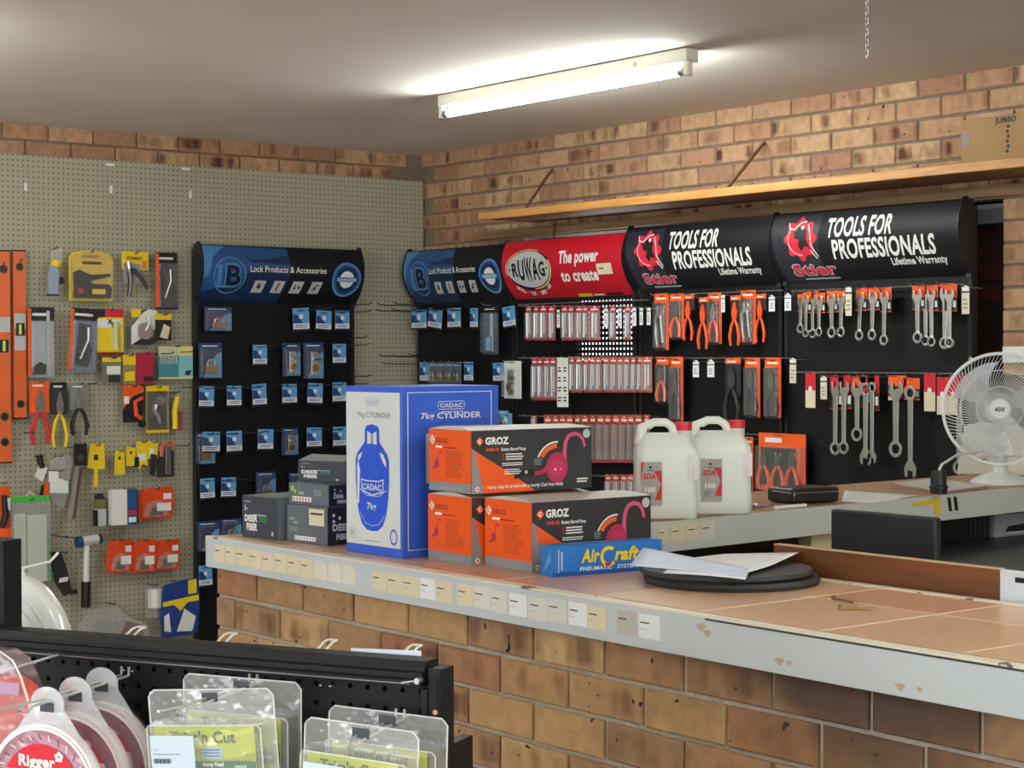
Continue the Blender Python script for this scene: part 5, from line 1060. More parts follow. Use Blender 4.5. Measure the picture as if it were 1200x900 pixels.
# blue gas cylinder carton
CADR = .30
roy = S('carton_royal_blue', 52, 98, 214, .42); offw = S('carton_off_white', 214, 218, 218, .5); pblue = S('print_royal', 34, 84, 214, .45)
def cadac_logo(q, u, v, h, m, bgm, f, w=.0012, wd=None):
    ww = wd or h*3.4; q.stroke([(u-ww/2+h*.3, v-h*.45), (u+ww/2-h*.3, v-h*.45), (u+ww/2, v-h*.1), (u+ww/2, v+h*1.1), (u+ww/2-h*.3, v+h*1.45), (u-ww/2+h*.3, v+h*1.45), (u-ww/2, v+h*1.1), (u-ww/2, v-h*.1)], h*.14, m, f, w, True)
    q.text('CADAC', u, v, h, m, f, w, width=ww*.86, bold=.02)
def cad_left(q, f, W, H):
    q.rect(.003, H*.055, W-.006, H*.965, offw, f, .0006)
    cadac_logo(q, W*.49, H*.895, H*.022, S('print_faint_blue', 150, 166, 206), offw, f, .0012, W*.22)
    q.text('7kg CYLINDER', W*.52, H*.815, H*.032, S('print_slate_blue', 96, 110, 150), f, .0012, width=W*.6, bold=.0)
    cx = W*.485; B = pblue
    def sh(P, m, w): q.poly([(cx+a*W, b_*H) for a, b_ in P], m, f, w)
    half_ = [(.0, .14), (.10, .145), (.19, .18), (.25, .25), (.285, .34), (.30, .45), (.30, .56), (.27, .60), (.19, .64), (.13, .67), (.13, .74), (.10, .765), (.0, .775)]
    P = [(a, b_) for a, b_ in half_]+[(-a, b_) for a, b_ in reversed(half_[1:-1])]
    sh(P, B, .0012)
    sh([(-.1, .66), (.1, .66), (.1, .745), (-.1, .745)], B, .0014); sh([(-.085, .655), (-.02, .66), (-.02, .72), (-.085, .735)], offw, .0018); sh([(.085, .655), (.02, .66), (.02, .72), (.085, .735)], offw, .0018)
    sh([(-.02, .66), (.03, .66), (.02, .72), (-.01, .72)], grey, .002); sh([(-.27, .30), (-.235, .30), (-.215, .50), (-.25, .56), (-.27, .52)], offw, .0018); sh([(-.26, .545), (-.2, .575), (-.17, .61), (-.25, .585)], offw, .0018); sh([(.13, .61), (.19, .555), (.25, .52), (.25, .56), (.2, .60)], offw, .0018)
    q.stroke([(cx-.225*W, .25*H), (cx-.12*W, .185*H), (cx, .172*H), (cx+.12*W, .185*H), (cx+.22*W, .24*H)], .0016, offw, f, .0018)
    q.stroke([(cx-.26*W, .40*H), (cx-.1*W, .35*H), (cx+.12*W, .35*H), (cx+.26*W, .39*H)], .0016, offw, f, .0018)
    sh([(-.2, .45), (-.19, .375), (0, .35), (.2, .375), (.205, .455), (.12, .442), (-.12, .442)], offw, .0018); sh([(-.185, .442), (-.175, .382), (0, .358), (.185, .382), (.19, .445), (.12, .434), (-.12, .434)], B, .0022)
    q.text('CADAC', cx, .385*H, .036*H, offw, f, .0026, width=.34*W, bold=.03); q.text('7kg', cx-.01*W, .27*H, .04*H, offw, f, .0018, width=.17*W, bold=.02)
    q.ring(W*.86, H*.095+.01, W*.05, W*.066, B, f, .0012, 20, k=1.25); q.stroke([(W*.05, H*.09), (W*.19, H*.09), (W*.19, H*.145), (W*.05, H*.145)], .0012, grey, f, .0012, True); q.lines(W*.07, W*.17, H*.1, H*.135, 3, grey, f, .0012); q.lines(W*.35, W*.6, H*.075, H*.085, 1, grey, f, .0012)
def cad_right(q, f, W, H):
    q.stroke([(W*.06, H*.045), (W*.92, H*.045), (W*.92, H*.965), (W*.06, H*.965)], .003, white, f, .0006, True)
    cadac_logo(q, W*.5, H*.875, H*.024, white, roy, f, .0012, W*.27); q.lines(W*.4, W*.62, H*.845, H*.852, 1, white, f, .0012, rag=0)
    q.text('7kg CYLINDER', W*.5, H*.81, H*.036, white, f, .0012, width=W*.62, bold=.02)
    q.rect(W*.24, H*.43, W*.8, H*.725, offw, f, .0012); q.ring(W*.52, H*.57, W*.17, W*.19, grey, f, .0016); q.ring(W*.52, H*.57, W*.12, W*.135, grey, f, .0016); q.lines(W*.25, W*.5, H*.12, H*.15, 2, S('print_faint_blue', 150, 166, 206), f, .0012)
cadt = carton('gas_cylinder_carton', 'tall royal blue and white carton with a blue gas cylinder drawing', (2.474, 3.595, CT), .235, CADR, .413, 0, [('white_face_print', cad_left, 'L'), ('blue_face_print', cad_right, 'R')], roy)
cadt.rotation_euler.z = .03
# orange and black pump cartons
och = S('carton_orange', 240, 92, 24, .4); cgrey = S('carton_cool_grey', 140, 142, 146, .4); cblk = S('carton_charcoal', 48, 50, 54, .42); crim = S('pump_crimson', 176, 44, 84, .45); crl = S('pump_rose', 206, 84, 120, .45)
def groz_logo(q, u, v, s, f, w, tx, dm, txm=None):
    q.poly([(u, v-s), (u+s, v), (u, v+s), (u-s, v)], dm, f, w); q.ring(u, v, s*.2, s*.46, white if dm is not white else och, f, w+.0004, 12, PI*.25, PI*1.9)
def groz_left(q, f, W, H):
    q.rect(0, H*.15, W, H, och, f, .0005); q.rect(0, 0, W, H*.15, cgrey, f, .0005); q.rect(W*.25, H*.03, W*.82, H*.09, grey, f, .0008)
    groz_logo(q, W*.09, H*.83, W*.065, f, .001, '', white); q.text('GROZ', W*.17, H*.79, H*.07, S('print_rust', 150, 50, 24), f, .001, width=W*.3, bold=.03, al='L')
    q.rect(W*.17, H*.70, W*.33, H*.735, white, f, .001); q.rect(W*.35, H*.70, W*.64, H*.72, S('print_rust', 150, 50, 24), f, .001)
    dr = S('print_dark_orange', 196, 72, 20); q.lines(W*.4, W*.85, H*.22, H*.66, 12, dr, f, .001, t=.45)
    q.stroke([(W*.32, H*.60), (W*.29, H*.64), (W*.24, H*.63), (W*.22, H*.5)], .003, crim, f, .001); q.disc(W*.2, H*.44, W*.05, crim, f, .0012, 14, rv=H*.07); q.stroke([(W*.18, H*.42), (W*.1, H*.35)], .0035, ink, f, .001); q.stroke([(W*.22, H*.38), (W*.23, H*.2)], .0016, crl, f, .001)
def groz_right(q, f, W, H):
    q.rect(0, 0, W, H, cblk, f, .0005)
    q.poly([(0, 0), (W*.52, 0), (W*.36, H*.24), (0, H*.72)], och, f, .0008); q.poly([(0, 0), (W*.10, 0), (W*.02, H*.7), (0, H*.72)], cgrey, f, .0011)
    q.disc(W*.045, H*.07, H*.04, white, f, .0014, 14); q.disc(W*.045, H*.07, H*.022, orange, f, .0017, 10)
    groz_logo(q, W*.065, H*.83, H*.075, f, .0012, '', orange); q.text('GROZ', W*.11, H*.78, H*.11, white, f, .0012, width=W*.19, bold=.05, al='L')
    q.text('GHB-23', W*.115, H*.67, H*.05, orange, f, .0012, width=W*.105, bold=.03, al='L'); q.text('Rotary Barrel Pump', W*.24, H*.67, H*.05, white, f, .0012, width=W*.2, bold=.03, al='L')
    for i in range(3): q.rect(W*.245, H*(.595-.035*i), W*.262, H*(.612-.035*i), red, f, .0012)
    q.lines(W*.275, W*.43, H*.51, H*.63, 3, white, f, .0012, t=.5, rag=.15); q.lines(W*.245, W*.43, H*.42, H*.48, 2, white, f, .0012, t=.45, rag=.2); q.lines(W*.265, W*.40, H*.28, H*.38, 3, white, f, .0012, t=.45, rag=.2)
    # pump picture: spout, body, handle
    q.stroke([(W*.94, H*.68), (W*.925, H*.80), (W*.895, H*.88), (W*.85, H*.905), (W*.80, H*.87), (W*.775, H*.77), (W*.765, H*.62), (W*.765, H*.45)], [H*.05, H*.055, H*.06, H*.065, H*.068, H*.07, H*.075, H*.09], crl, f, .0012)
    q.disc(W*.70, H*.36, W*.092, crim, f, .0016, 28, rv=H*.25); q.disc(W*.70, H*.35, W*.06, S('pump_magenta', 190, 56, 98, .4), f, .002, 24, rv=H*.16); q.disc(W*.685, H*.33, W*.008, white, f, .0024, 8); q.disc(W*.73, H*.33, W*.005, white, f, .0024, 8)
    q.stroke([(W*.63, H*.40), (W*.59, H*.31), (W*.54, H*.28), (W*.5, H*.29)], [H*.11, H*.08, H*.07, H*.06], crim, f, .002); q.stroke([(W*.51, H*.29), (W*.44, H*.31), (W*.34, H*.22)], [H*.09, H*.10, H*.03], black, f, .0022); q.disc(W*.44, H*.31, H*.03, silver, f, .0026, 10)
    q.ring(W*.70, H*.36, .046, .057, orange, f, .0013, 14, PI*.5, PI*.83); q.ring(W*.70, H*.36, .059, .063, white, f, .0013, 14, PI*.48, PI*.86)
    q.lines(W*.51, W*.58, H*.41, H*.52, 4, grey, f, .0012, t=.4); q.text('Heavy duty & rugged with a sturdy Cast Iron Body', W*.125, H*.07, H*.055, white, f, .0014, width=W*.63, bold=.02, shear=.2, al='L')
    q.lines(W*.87, W*.98, H*.09, H*.18, 2, white, f, .0012, t=.5, rag=.3); q.disc(W*.955, H*.90, H*.075, silver, f, .0014, 16)
def groz_top(q, f, W, H):
    q.rect(0, 0, W*.45, H, och, f, .0004); q.rect(W*.45, 0, W, H, cgrey, f, .0004); q.rect(W*.1, H*.1, W*.3, H*.8, offw, f, .0008)
def groz(label, near, rz, lid=True, HG=.157):
    t = carton('barrel_pump_carton', label, near, .181, .35, HG, rz, [('orange_end_print', groz_left, 'L'), ('long_side_print', groz_right, 'R')], och)
    q = M(); n = 8   # bowed lid flap
    pts = [(.0+.181*i/n, HG+.0005+.009*math.sin(PI*i/n)) for i in range(n+1)]
    V = []; 
    for x in (0, .35): V += [(x, y, z*(1) if x == 0 else HG+.0005+(z-HG-.0005)*.6) for y, z in pts]
    k = n+1; q.add(V, [(i, i+1, k+i+1, k+i) for i in range(n)]+[tuple(range(k)), tuple(range(2*k-1, k-1, -1))], offw if False else S('carton_lid_top', 196, 190, 184, .45)); q.build('lid', t)
    return t
groz('orange and black pump carton on the counter at lower left of the three', (2.516, 3.372, CT), -.03)
groz('orange and black pump carton behind the small blue carton', (2.541, 3.180, CT), -.03)
gt3 = groz('orange and black pump carton on top of the other two', (2.508, 3.362, CT+.1675), -.05, HG=.146)
# small blue box
abl = S('carton_azure', 38, 116, 196, .35); abd = S('carton_azure_dark', 24, 82, 160, .35)
def air_front(q, f, W, H):
    q.rect(W*.0, 0, W, H, abl, f, .0004); q.rect(0, 0, W, H*.14, abd, f, .0006); q.stroke([(W*.05, H*.12), (W*.05, H*.88)], .0016, white, f, .001); q.lines(W*.07, W*.09, H*.2, H*.8, 16, white, f, .001, t=.5)
    q.text('Air', W*.25, H*.42, H*.42, yellow, f, .001, width=W*.17, bold=.04, shear=.25, al='L'); q.ring(W*.505, H*.56, H*.22, H*.34, yellow, f, .0012, 20, PI*.3, PI*1.75); q.poly([(W*.46, H*.36), (W*.49, H*.2), (W*.54, H*.34)], red, f, .0014); q.text('raft', W*.555, H*.42, H*.42, yellow, f, .001, width=W*.23, bold=.04, shear=.25, al='L')
    q.text('PNEUMATIC   SYSTEMS', W*.24, H*.14, H*.13, white, f, .001, width=W*.55, bold=.02, shear=.15, al='L')
def air_end(q, f, W, H): q.rect(0, 0, W, H, abl, f, .0004); q.poly([(W*.2, H*.1), (W*.8, H*.9), (W*.9, H*.5)], S('carton_sky', 90, 160, 220, .3), f, .0008)
carton('pneumatic_tool_carton', 'small bright blue carton in front of the orange pump cartons', (2.528, 3.090, CT), .052, .290, .068, -.14, [('long_side_print', air_front, 'R'), ('end_print', air_end, 'L')], abl)

# black turntable discs with a letter on top
dsk = S('rubber_disc', 38, 38, 42, .6, bump=.2, bscale=60)
dc = Vector((2.775, 2.785, 0)); RD = .186
o = M().lathe([(0, 0), (RD, 0), (RD+.003, .008), (RD-.003, .016), (0, .016)], dsk, 56).build('rubber_disc', None, True, loc=(dc.x, dc.y, CT+.001)); tag(o, 'lower black rubber disc lying on the tiled counter', 'disc')
o = M().lathe([(0, 0), (RD-.006, 0), (RD, .006), (RD-.004, .0145), (0, .0145)], dsk, 56).build('rubber_disc', None, True, loc=(dc.x-.008, dc.y+.008, CT+.0175)); tag(o, 'upper black rubber disc carrying the folded letter', 'disc')
zt = CT+.033
t = thing('folded_letter', 'folded white printed letter lying on the black rubber discs', 'paper', (2.76, 2.79, zt))
def sheet(name, P, Z, nx=10, ny=6, m=paper, par=None, off=(2.76, 2.79, CT+.033)):
    'P: four corners (x, y); Z(u, v): height'
    V = []; F = []
    for j in range(ny+1):
        for i in range(nx+1):
            u, v = i/nx, j/ny; a = Vector(P[0])*(1-u)+Vector(P[1])*u; b_ = Vector(P[3])*(1-u)+Vector(P[2])*u; p = a*(1-v)+b_*v
            V.append((p.x-off[0], p.y-off[1], Z(u, v)))
    F = [(j*(nx+1)+i, j*(nx+1)+i+1, (j+1)*(nx+1)+i+1, (j+1)*(nx+1)+i) for j in range(ny) for i in range(nx)]
    q = M(); q.add(V, F, m); o = q.build(name, par, True); sm = o.modifiers.new('thick', 'SOLIDIFY'); sm.thickness = .0005; return o
pblu = S('paper_bluish', 206, 216, 236, .7)
sheet('lower_sheet', [(2.575, 2.785), (2.63, 2.60), (2.90, 2.85), (2.76, 2.94)], lambda u, v: .0015+.002*math.sin(u*3), par=t)
sheet('upper_sheet', [(2.66, 2.905), (2.675, 2.645), (2.975, 2.775), (2.895, 2.93)], lambda u, v: .006+.020*max(0, v-.45)*u+.012*abs(math.sin(u*PI))*(1-v), par=t)
sheet('folded_flap', [(2.60, 2.915), (2.655, 2.62), (2.695, 2.655), (2.65, 2.93)], lambda u, v: .004+.034*v*(1-u*.7), m=pblu, par=t)
q = M(); fT = lambda u, v, w: (u, v, .0262+w)
pr = thing('tmp', 'x', 'x')
for i in range(7):
    a = .03+i*.018; M().box((a, .02-.004*i, .030), (.003, .07-.006*(i % 3), .0004), grey, rz=-.5).build('print_line', t) if False else None
bpy.data.objects.remove(pr)
# two small bolts
bz = mat('bronze_bolt', lin(150, 118, 84), .4, metal=.7)
for i, (a, b_) in enumerate((((978, 702), (1000, 706)), ((985, 713), (1024, 714)))):
    p, q_ = on(2, CT+.004, *a), on(2, CT+.004, *b_); t = thing('bolt', 'small brown bolt on the terracotta tiles, %s the other' % ('behind' if i == 0 else 'in front of'), 'bolt', (p.x, p.y, CT+.001)); d = q_-p; d.z = 0
    M().cyl((0, 0, .0035), (d.x, d.y, .003), .0026, bz, 10).build('shank', t, True); u = d.normalized()*.004; M().cyl((-u.x, -u.y, .0055), (0, 0, .0055), .0055, bz, 6).build('bolt_head', t)

# ================================================================ THINGS ON THE REAR DESK
hd = clear_mat('hdpe', op=.86, rough=.3, body=(.80, .83, .77))
hdp = bpy.data.materials.new('milky_polyethylene'); hdp.use_nodes = True; b = hdp.node_tree.nodes['Principled BSDF']
b.inputs['Base Color'].default_value = (*lin(236, 243, 234), 1); b.inputs['Roughness'].default_value = .32; b.inputs['Transmission Weight'].default_value = .0; b.inputs['Subsurface Weight'].default_value = .6; b.inputs['Subsurface Radius'].default_value = (.04, .04, .04); b.inputs['Subsurface Scale'].default_value = .6
nz = hdp.node_tree.nodes.new('ShaderNodeTexNoise'); nz.inputs['Scale'].default_value = 9; bp = hdp.node_tree.nodes.new('ShaderNodeBump'); bp.inputs['Strength'].default_value = .12; hdp.node_tree.links.new(nz.outputs[0], bp.inputs['Height']); hdp.node_tree.links.new(bp.outputs[0], b.inputs['Normal'])
capr = S('cap_red', 222, 38, 58, .35)
def jerrycan(label, px, W, Dp, H, hole):
    p = on(2, AZ, *px)+Vector((FW.x, FW.y, 0))*(Dp/2); t = thing('jerrycan', label, 'jerrycan', (p.x, p.y, AZ+.001), -.6635+.04)
    # body: rounded-rectangle sections lofted upward, shoulders drawn in
    def sec(w_, d_, r_, z, sx=0, n=6):
        P = []
        for k, (cx, cy) in enumerate(((1, 1), (-1, 1), (-1, -1), (1, -1))):
            for i in range(n+1):
                a = PI/2*k+PI/2*i/n; P.append((sx+cx*(w_/2-r_)+r_*math.cos(a), cy*(d_/2-r_)+r_*math.sin(a), z))
        return P
    hs = H*.70
    S_ = [sec(W*.92, Dp*.88, .02, 0), sec(W*.99, Dp*.97, .024, .006), sec(W, Dp, .026, .03), sec(W*.985, Dp*.97, .026, hs*.5), sec(W, Dp, .026, hs*.9), sec(W*.99, Dp*.98, .028, hs), sec(W*.93, Dp*.86, .03, hs+.012), sec(W*.78, Dp*.58, .02, hs+.032), sec(W*.66, Dp*.36, .016, hs+.046)]
    k = len(S_[0]); q = M(); V = [v for s in S_ for v in s]
    F = [(j*k+i, j*k+(i+1) % k, (j+1)*k+(i+1) % k, (j+1)*k+i) for j in range(len(S_)-1) for i in range(k)]+[tuple(range(k-1, -1, -1)), tuple(range((len(S_)-1)*k, len(S_)*k))]
    q.add(V, F, hdp); body = q.build('body', t, True, ang=1.2)
    z0 = hs+.018; hx = -W*.06
    pts = [(-W*.40+hx*.2, z0-.006), (-W*.36+hx*.2, z0+.045), (-W*.27, H-.012), (-W*.18, H-.004), (-.0, H-.004), (W*.10, H-.014), (W*.15, z0+.03), (W*.16, z0)]
    M().tube([(u, 0, v) for u, v in pts], [.016, .0145, .0125, .0115, .0115, .012, .0135, .016], hdp, 10).build('handle', t, True, ang=1.2)
    M().cyl((W*.30, 0, hs+.02), (W*.30, 0, H-.024), .021, hdp, 20).build('neck', t, True)
    q = M().cyl((W*.30, 0, H-.026), (W*.30, 0, H-.004), .0225, capr, 24)
    q.build('cap', t, True)
    f = FRONT(Dp/2+.0004); a0, a1 = hole
    q = M(); lg = S('can_label_grey', 168, 166, 160, .4); u0, u1 = -W*.46+a0*W, -W*.46+a1*W; v0, v1 = hs*.20, hs*.84
    q.rect(u0, v0, u1, v1, lg, f, 0); w_ = u1-u0; h_ = v1-v0
    q.poly([(u0, v1), (u0+w_*.14, v1), (u0+w_*.05, v0+h_*.7), (u0, v0+h_*.5)], red, f, .0004) if a0 < .1 else None
    q.poly([(u1, v0+h_*.14), (u1-w_*.35, v0+h_*.14), (u1-w_*.06, v0+h_*.5), (u1-w_*.38, v0+h_*.8), (u1, v0+h_*.8)], red, f, .0004)
    q.text('SDA', u0+w_*.08, v0+h_*.62, h_*.12, red, f, .0008, width=w_*.62, bold=.05, shear=.25, al='L'); q.disc(u0+w_*.45, v0+h_*.88, w_*.07, ink, f, .0006, 8); q.rect(u0+w_*.3, v0+h_*.80, u0+w_*.62, v0+h_*.815, ink, f, .0006)
    q.lines(u0+w_*.12, u0+w_*.6, v0+h_*.48, v0+h_*.58, 3, grey, f, .0006); q.text('100', u0+w_*.2, v0+h_*.32, h_*.11, white, f, .0008, width=w_*.5, bold=.04, al='L'); q.lines(u0+w_*.12, u0+w_*.6, v0+h_*.1, v0+h_*.26, 4, S('can_print', 120, 118, 112), f, .0006)
    q.build('label', t)
    q = M().rect(W*.33, hs*.58, W*.485, hs*.93, paper, f, .0002); q.rect(W*.40, hs*.62, W*.405, hs*.75, grey, f, .0006); q.build('white_sticker', t)
    return t
jerrycan('milky jerrycan with red cap, left one with the grey and red label', (782, 609.5), .166, .12, .262, (.02, .36))
jerrycan('milky jerrycan with red cap, right one nearer the black case', (845, 604), .172, .12, .262, (.12, .46))
# black zip case
n0, l0, r0 = on(2, AZ, 929, 592), on(2, AZ, 899.5, 589), on(2, AZ, 984.5, 589)
t = thing('zip_case', 'black zipped hard case lying beside the right jerrycan', 'case', (n0.x, n0.y, AZ), math.atan2(r0.y-n0.y, r0.x-n0.x)); LL = (l0-n0).length; LR = (r0-n0).length
cs = S('case_black', 24, 25, 28, .4)
M().b2(0, LR, 0, LL*1.15, .003, .047, cs).build('shell', t, bevel=.010, seg=4)
M().tube([(LR*.96, -.001, .034), (.012, -.001, .034), (0, .008, .034), (-.0005, LL*.9, .036)], .0014, zinc, 6).build('zip', t, True); M().box((.004, -.003, .031), (.004, .004, .010), steel).build('zip_puller', t)
# keys and roll of paper in front of the case
p = on(2, AZ, 889, 595); t = thing('keys', 'small bunch of metal keys between jerrycan and black case', 'keys', (p.x, p.y, AZ+.001))
M().tube([(.02*math.cos(a), .014*math.sin(a), .004) for a in [2*PI*i/14 for i in range(14)]], .0016, steel, 6, True).build('ring', t, True)
for i, a in enumerate((.2, 1.3, 2.5, 3.6)):
    q = M().cyl((.03*math.cos(a), .022*math.sin(a), .002+.003*i), (.03*math.cos(a), .022*math.sin(a), .005+.003*i), .013, steel, 12).box((.05*math.cos(a), .04*math.sin(a), .0035+.003*i), (.036, .007, .0025), steel, rz=a).build('key', t)
p = on(2, AZ, 908, 597.5); q_ = on(2, AZ, 944, 594.5); o = M().cyl((0, 0, .005), (q_.x-p.x, q_.y-p.y, .005), .0055, paper, 12).build('paper_roll', None, True, loc=(p.x, p.y, AZ+.0008)); tag(o, 'short white paper roll lying in front of the black case', 'paper')
o = sheet('paper_sheet', [tuple(on(2, AZ, 986, 588)[:2]), tuple(on(2, AZ, 1020, 590)[:2]), tuple(on(2, AZ, 1078, 581)[:2]), tuple(on(2, AZ, 990, 575)[:2])], lambda u, v: AZ+.0015, off=(0, 0, 0)); tag(o, 'loose white printed sheet on the rear desk right of the black case', 'paper')
P4 = [on(2, AZ, *c) for c in ((1043, 569.5), (1103, 580), (1158, 573), (1098, 563))]
ct = sum(P4, Vector())/4; t = thing('framed_board', 'thin pale framed board lying flat under the black plug', 'board', (ct.x, ct.y, AZ+.0005))
M().prism([(p.x-ct.x, p.y-ct.y) for p in P4], S('board_brown', 150, 124, 106, .5), TOP(0), 0, .008).build('board', t); M().prism([((p.x-ct.x)*.93, (p.y-ct.y)*.93) for p in P4], S('board_pale', 206, 204, 200, .4), TOP(0), .008, .0095).build('pale_sheet', t)
p = on(2, AZ+.01, 1100, 578.5); t = thing('black_plug', 'black round plug standing on the rear desk left of the fan', 'plug', (p.x, p.y, AZ+.010))
M().lathe([(0, 0), (.026, 0), (.027, .016), (.029, .017), (.029, .024), (.025, .026), (.0235, .03), (.023, .066), (.021, .07), (0, .07)], black, 24).build('plug_body', t, True)
for i in range(10): a = 2*PI*i/10; M().cyl((.0235*math.cos(a), .0235*math.sin(a), .032), (.0235*math.cos(a), .0235*math.sin(a), .062), .0022, black, 5).build('rib', t)

# desk fan
fb = on(2, AZ, 1172, 566.5); fan = thing('desk_fan', 'white desk fan with wire grill at the right edge', 'fan', (fb.x, fb.y, AZ), -.6635-.28)
fw = S('fan_white', 224, 228, 228, .35); fg = S('fan_grill_white', 206, 212, 214, .35)
M().lathe([(0, 0), (.098, 0), (.100, .006), (.092, .014), (.07, .026), (.045, .034), (.03, .04), (0, .042)], fw, 40).build('base', fan, True)
M().lathe([(.026, .036), (.024, .06), (.024, .15), (.028, .17), (.02, .18), (0, .18)], fw, 24).build('neck', fan, True)
ZC = .253; RG = .186
M().lathe([(0, -.03), (.03, -.04), (.05, -.01), (.052, .05), (.04, .08), (0, .085)], fw, 24, (0, 0, ZC), lambda x, y, h: (x, h, y)).build('motor_housing', fan, True)
M().tube([(0, .02, .165), (0, .03, .21), (0, .03, ZC-.03)], .018, fw, 10).build('pivot', fan, True)
bl = clear_mat('fan_blade_plastic', op=.55, rough=.2, body=(.80, .85, .88))
for k in range(3):
    V = []; n_, m_ = 8, 5
    for i in range(n_+1):
        for j in range(m_+1):
            r_ = .03+(RG*.86-.03)*i/n_; a = 2*PI*k/3+.55+(-.30-.75*(i/n_)+(j/m_)*(.55+.75*(i/n_)))
            V.append((r_*math.cos(a), -.045+.03*(j/m_-.5), ZC+r_*math.sin(a)))
    q = M(); q.add(V, [(i*(m_+1)+j, i*(m_+1)+j+1, (i+1)*(m_+1)+j+1, (i+1)*(m_+1)+j) for i in range(n_) for j in range(m_)], bl); q.build('blade', fan, True)
M().tube([(RG*math.cos(a), -.05, ZC+RG*math.sin(a)) for a in [2*PI*i/72 for i in range(72)]], .0058, fw, 10, True).build('rim', fan, True)
q = M()
for side, yd in ((-1, -.082), (1, -.012)):
    for i in range(84):
        a = 2*PI*i/84; P = []
        for s in range(6):
            r_ = .034+(RG-.034)*s/5; aa = a+(1-s/5)*.55*(1); P.append((r_*math.cos(aa), -.05+(yd+.05)*math.cos(PI/2*(s/5)**1.6), ZC+r_*math.sin(aa)))
        q.tube(P, .0011, fg, 3)
    for rr_ in (.075, .13): q.tube([(rr_*math.cos(a), -.05+(yd+.05)*math.cos(PI/2*(((rr_-.034)/(RG-.034)))**1.6)-.001, ZC+rr_*math.sin(a)) for a in [2*PI*i/48 for i in range(48)]], .0014, fg, 4, True)
q.build('grill_wires', fan, kind='stuff')
q = M().lathe([(0, -.088), (.030, -.088), (.036, -.083), (.036, -.078), (0, -.078)], fw, 32, (0, 0, ZC), lambda x, y, h: (x, h, y)); q.build('hub_badge', fan, True)
q = M(); q.text('ADX', 0, ZC-.006, .013, ink, FRONT(.0882), .0006, width=.036, bold=.05, shear=.2); q.build('badge_lettering', fan)
for i in range(5): M().box((-.03+.015*i, -.085, .0165), (.009, .010, .006), fw).build('speed_button', fan, bevel=.001)
pp = on(1, 3.78, 1101, 551); P0 = Vector((bpy.data.objects['black_plug'].location.x, bpy.data.objects['black_plug'].location.y, AZ+.081))
f1 = Vector(fan.location)
o = M().tube([tuple(P0), tuple(P0+Vector((.015, .0, .018))), tuple(P0.lerp(f1+Vector((-.05, .0, .12)), .35)+Vector((0, 0, .026))), tuple(P0.lerp(f1+Vector((-.05, 0, .10)), .7)+Vector((0, 0, .02))), tuple(f1+Vector((-.0, .07, .11))), tuple(f1+Vector((.08, .09, .09))), tuple(f1+Vector((.2, .06, .08)))], .0042, fw, 8).build('power_cord', None, True); tag(o, 'white power cord running from the black plug behind the fan', 'cord')
# white socket box and others behind the fan
p = on(0, 5.45, 1141, 552); t = thing('socket_box', 'cream white electrical box behind the fan stand', 'electrical box', (5.43, on(0, 5.43, 1165, 550).y, AZ+.0005), -.9)
M().prism([(-.13, 0), (.3, 0), (.3, .15), (-.05, .19), (-.105, .17)], S('box_ivory', 218, 218, 206, .5), lambda u, v, w: (u, -w, v), -.06, .03).build('housing', t, bevel=.004); M().box((-.035, -.032, .055), (.028, .004, .034), S('socket_beige', 200, 190, 160, .5)).build('socket', t, bevel=.002); M().cyl((-.035, -.034, .055), (-.035, -.036, .055), .005, brn, 8).build('socket_hole', t)
p = on(0, XB-.02, 1187, 425); o = M().b2(-.04, .10, -.03, .0, 0, .062, paper).build('wall_box', None, bevel=.003, loc=(XB-.003, p.y, p.z), rz=-PI/2); tag(o, 'small white box fixed to the brick pier above the fan', 'box')
p = wallp('B', 1136, 425, .02); o = M().cyl((0, 0, 0), (.03, -.04, .015), .008, S('tan_cap', 190, 180, 150), 10).build('marker_pen', None, True, loc=(DB-.010, p.y, p.z), rz=-PI/2); tag(o, 'small pale capped peg beside the red cards near the fan', 'peg')

# ================================================================ BEHIND THE COUNTER, UNDER THE DESK ARM
t = thing('monitor', 'flat black screen seen from behind, standing inside the counter', 'monitor', (0, 0, 0)); X = 3.35
a, b_ = on(0, X, 977, 594), on(0, X, 1100, 609)
t.location = (X, (a.y+b_.y)/2, 0); mc = S('monitor_black', 30, 31, 36, .5); hw = abs(a.y-b_.y)/2
wk = thing('worktop', 'dark grey worktop inside the counter behind the brown plank', 'worktop', (3.45, 2.6, 0)); WZ = .93
M().b2(-.42, 1.75, -.9, 1.35, WZ-.025, WZ, S('worktop_charcoal', 44, 45, 50, .4)).build('top', wk); 
for y in (-.85, .7): M().b2(-.4, .5, y-.02, y+.02, 0, WZ-.025, black).build('support_panel', wk)
t.location.z = WZ
M().b2(-.012, .012, -hw, hw, .022, (a.z+b_.z)/2-WZ, mc).build('screen_back', t, bevel=.006)
M().b2(-.035, -.012, -hw*.6, hw*.6, .05, (a.z-WZ)*.6, mc).build('rear_bulge', t, bevel=.005) if False else None
M().b2(-.05, .09, -.08, .08, 0, .008, mc).build('foot', t); M().b2(-.02, .012, -.03, .03, .006, .06, mc).build('stem', t)
a = on(1, 3.76, 1099, 640); b_ = on(1, 3.76, 1164, 640)
t = thing('black_tower', 'black device with vertical vents under the rear desk', 'device', ((a.x+b_.x)/2, 3.80, WZ), 0); hw = (b_.x-a.x)/2
M().b2(-hw, hw, -.04, .10, 0, .138, black).build('housing', t, bevel=.003)
for i in range(5): M().b2(hw*.1+i*hw*.17, hw*.18+i*hw*.17, -.043, -.04, .01, .12, S('vent_grey', 46, 46, 54, .5)).build('vent_rib', t)
a = on(1, 3.74, 1166, 642); t = thing('receipt_printer', 'grey receipt printer under the rear desk at the right edge', 'printer', (a.x+.11, 3.80, WZ), 0)
pgm = S('printer_grey', 150, 152, 158, .5)
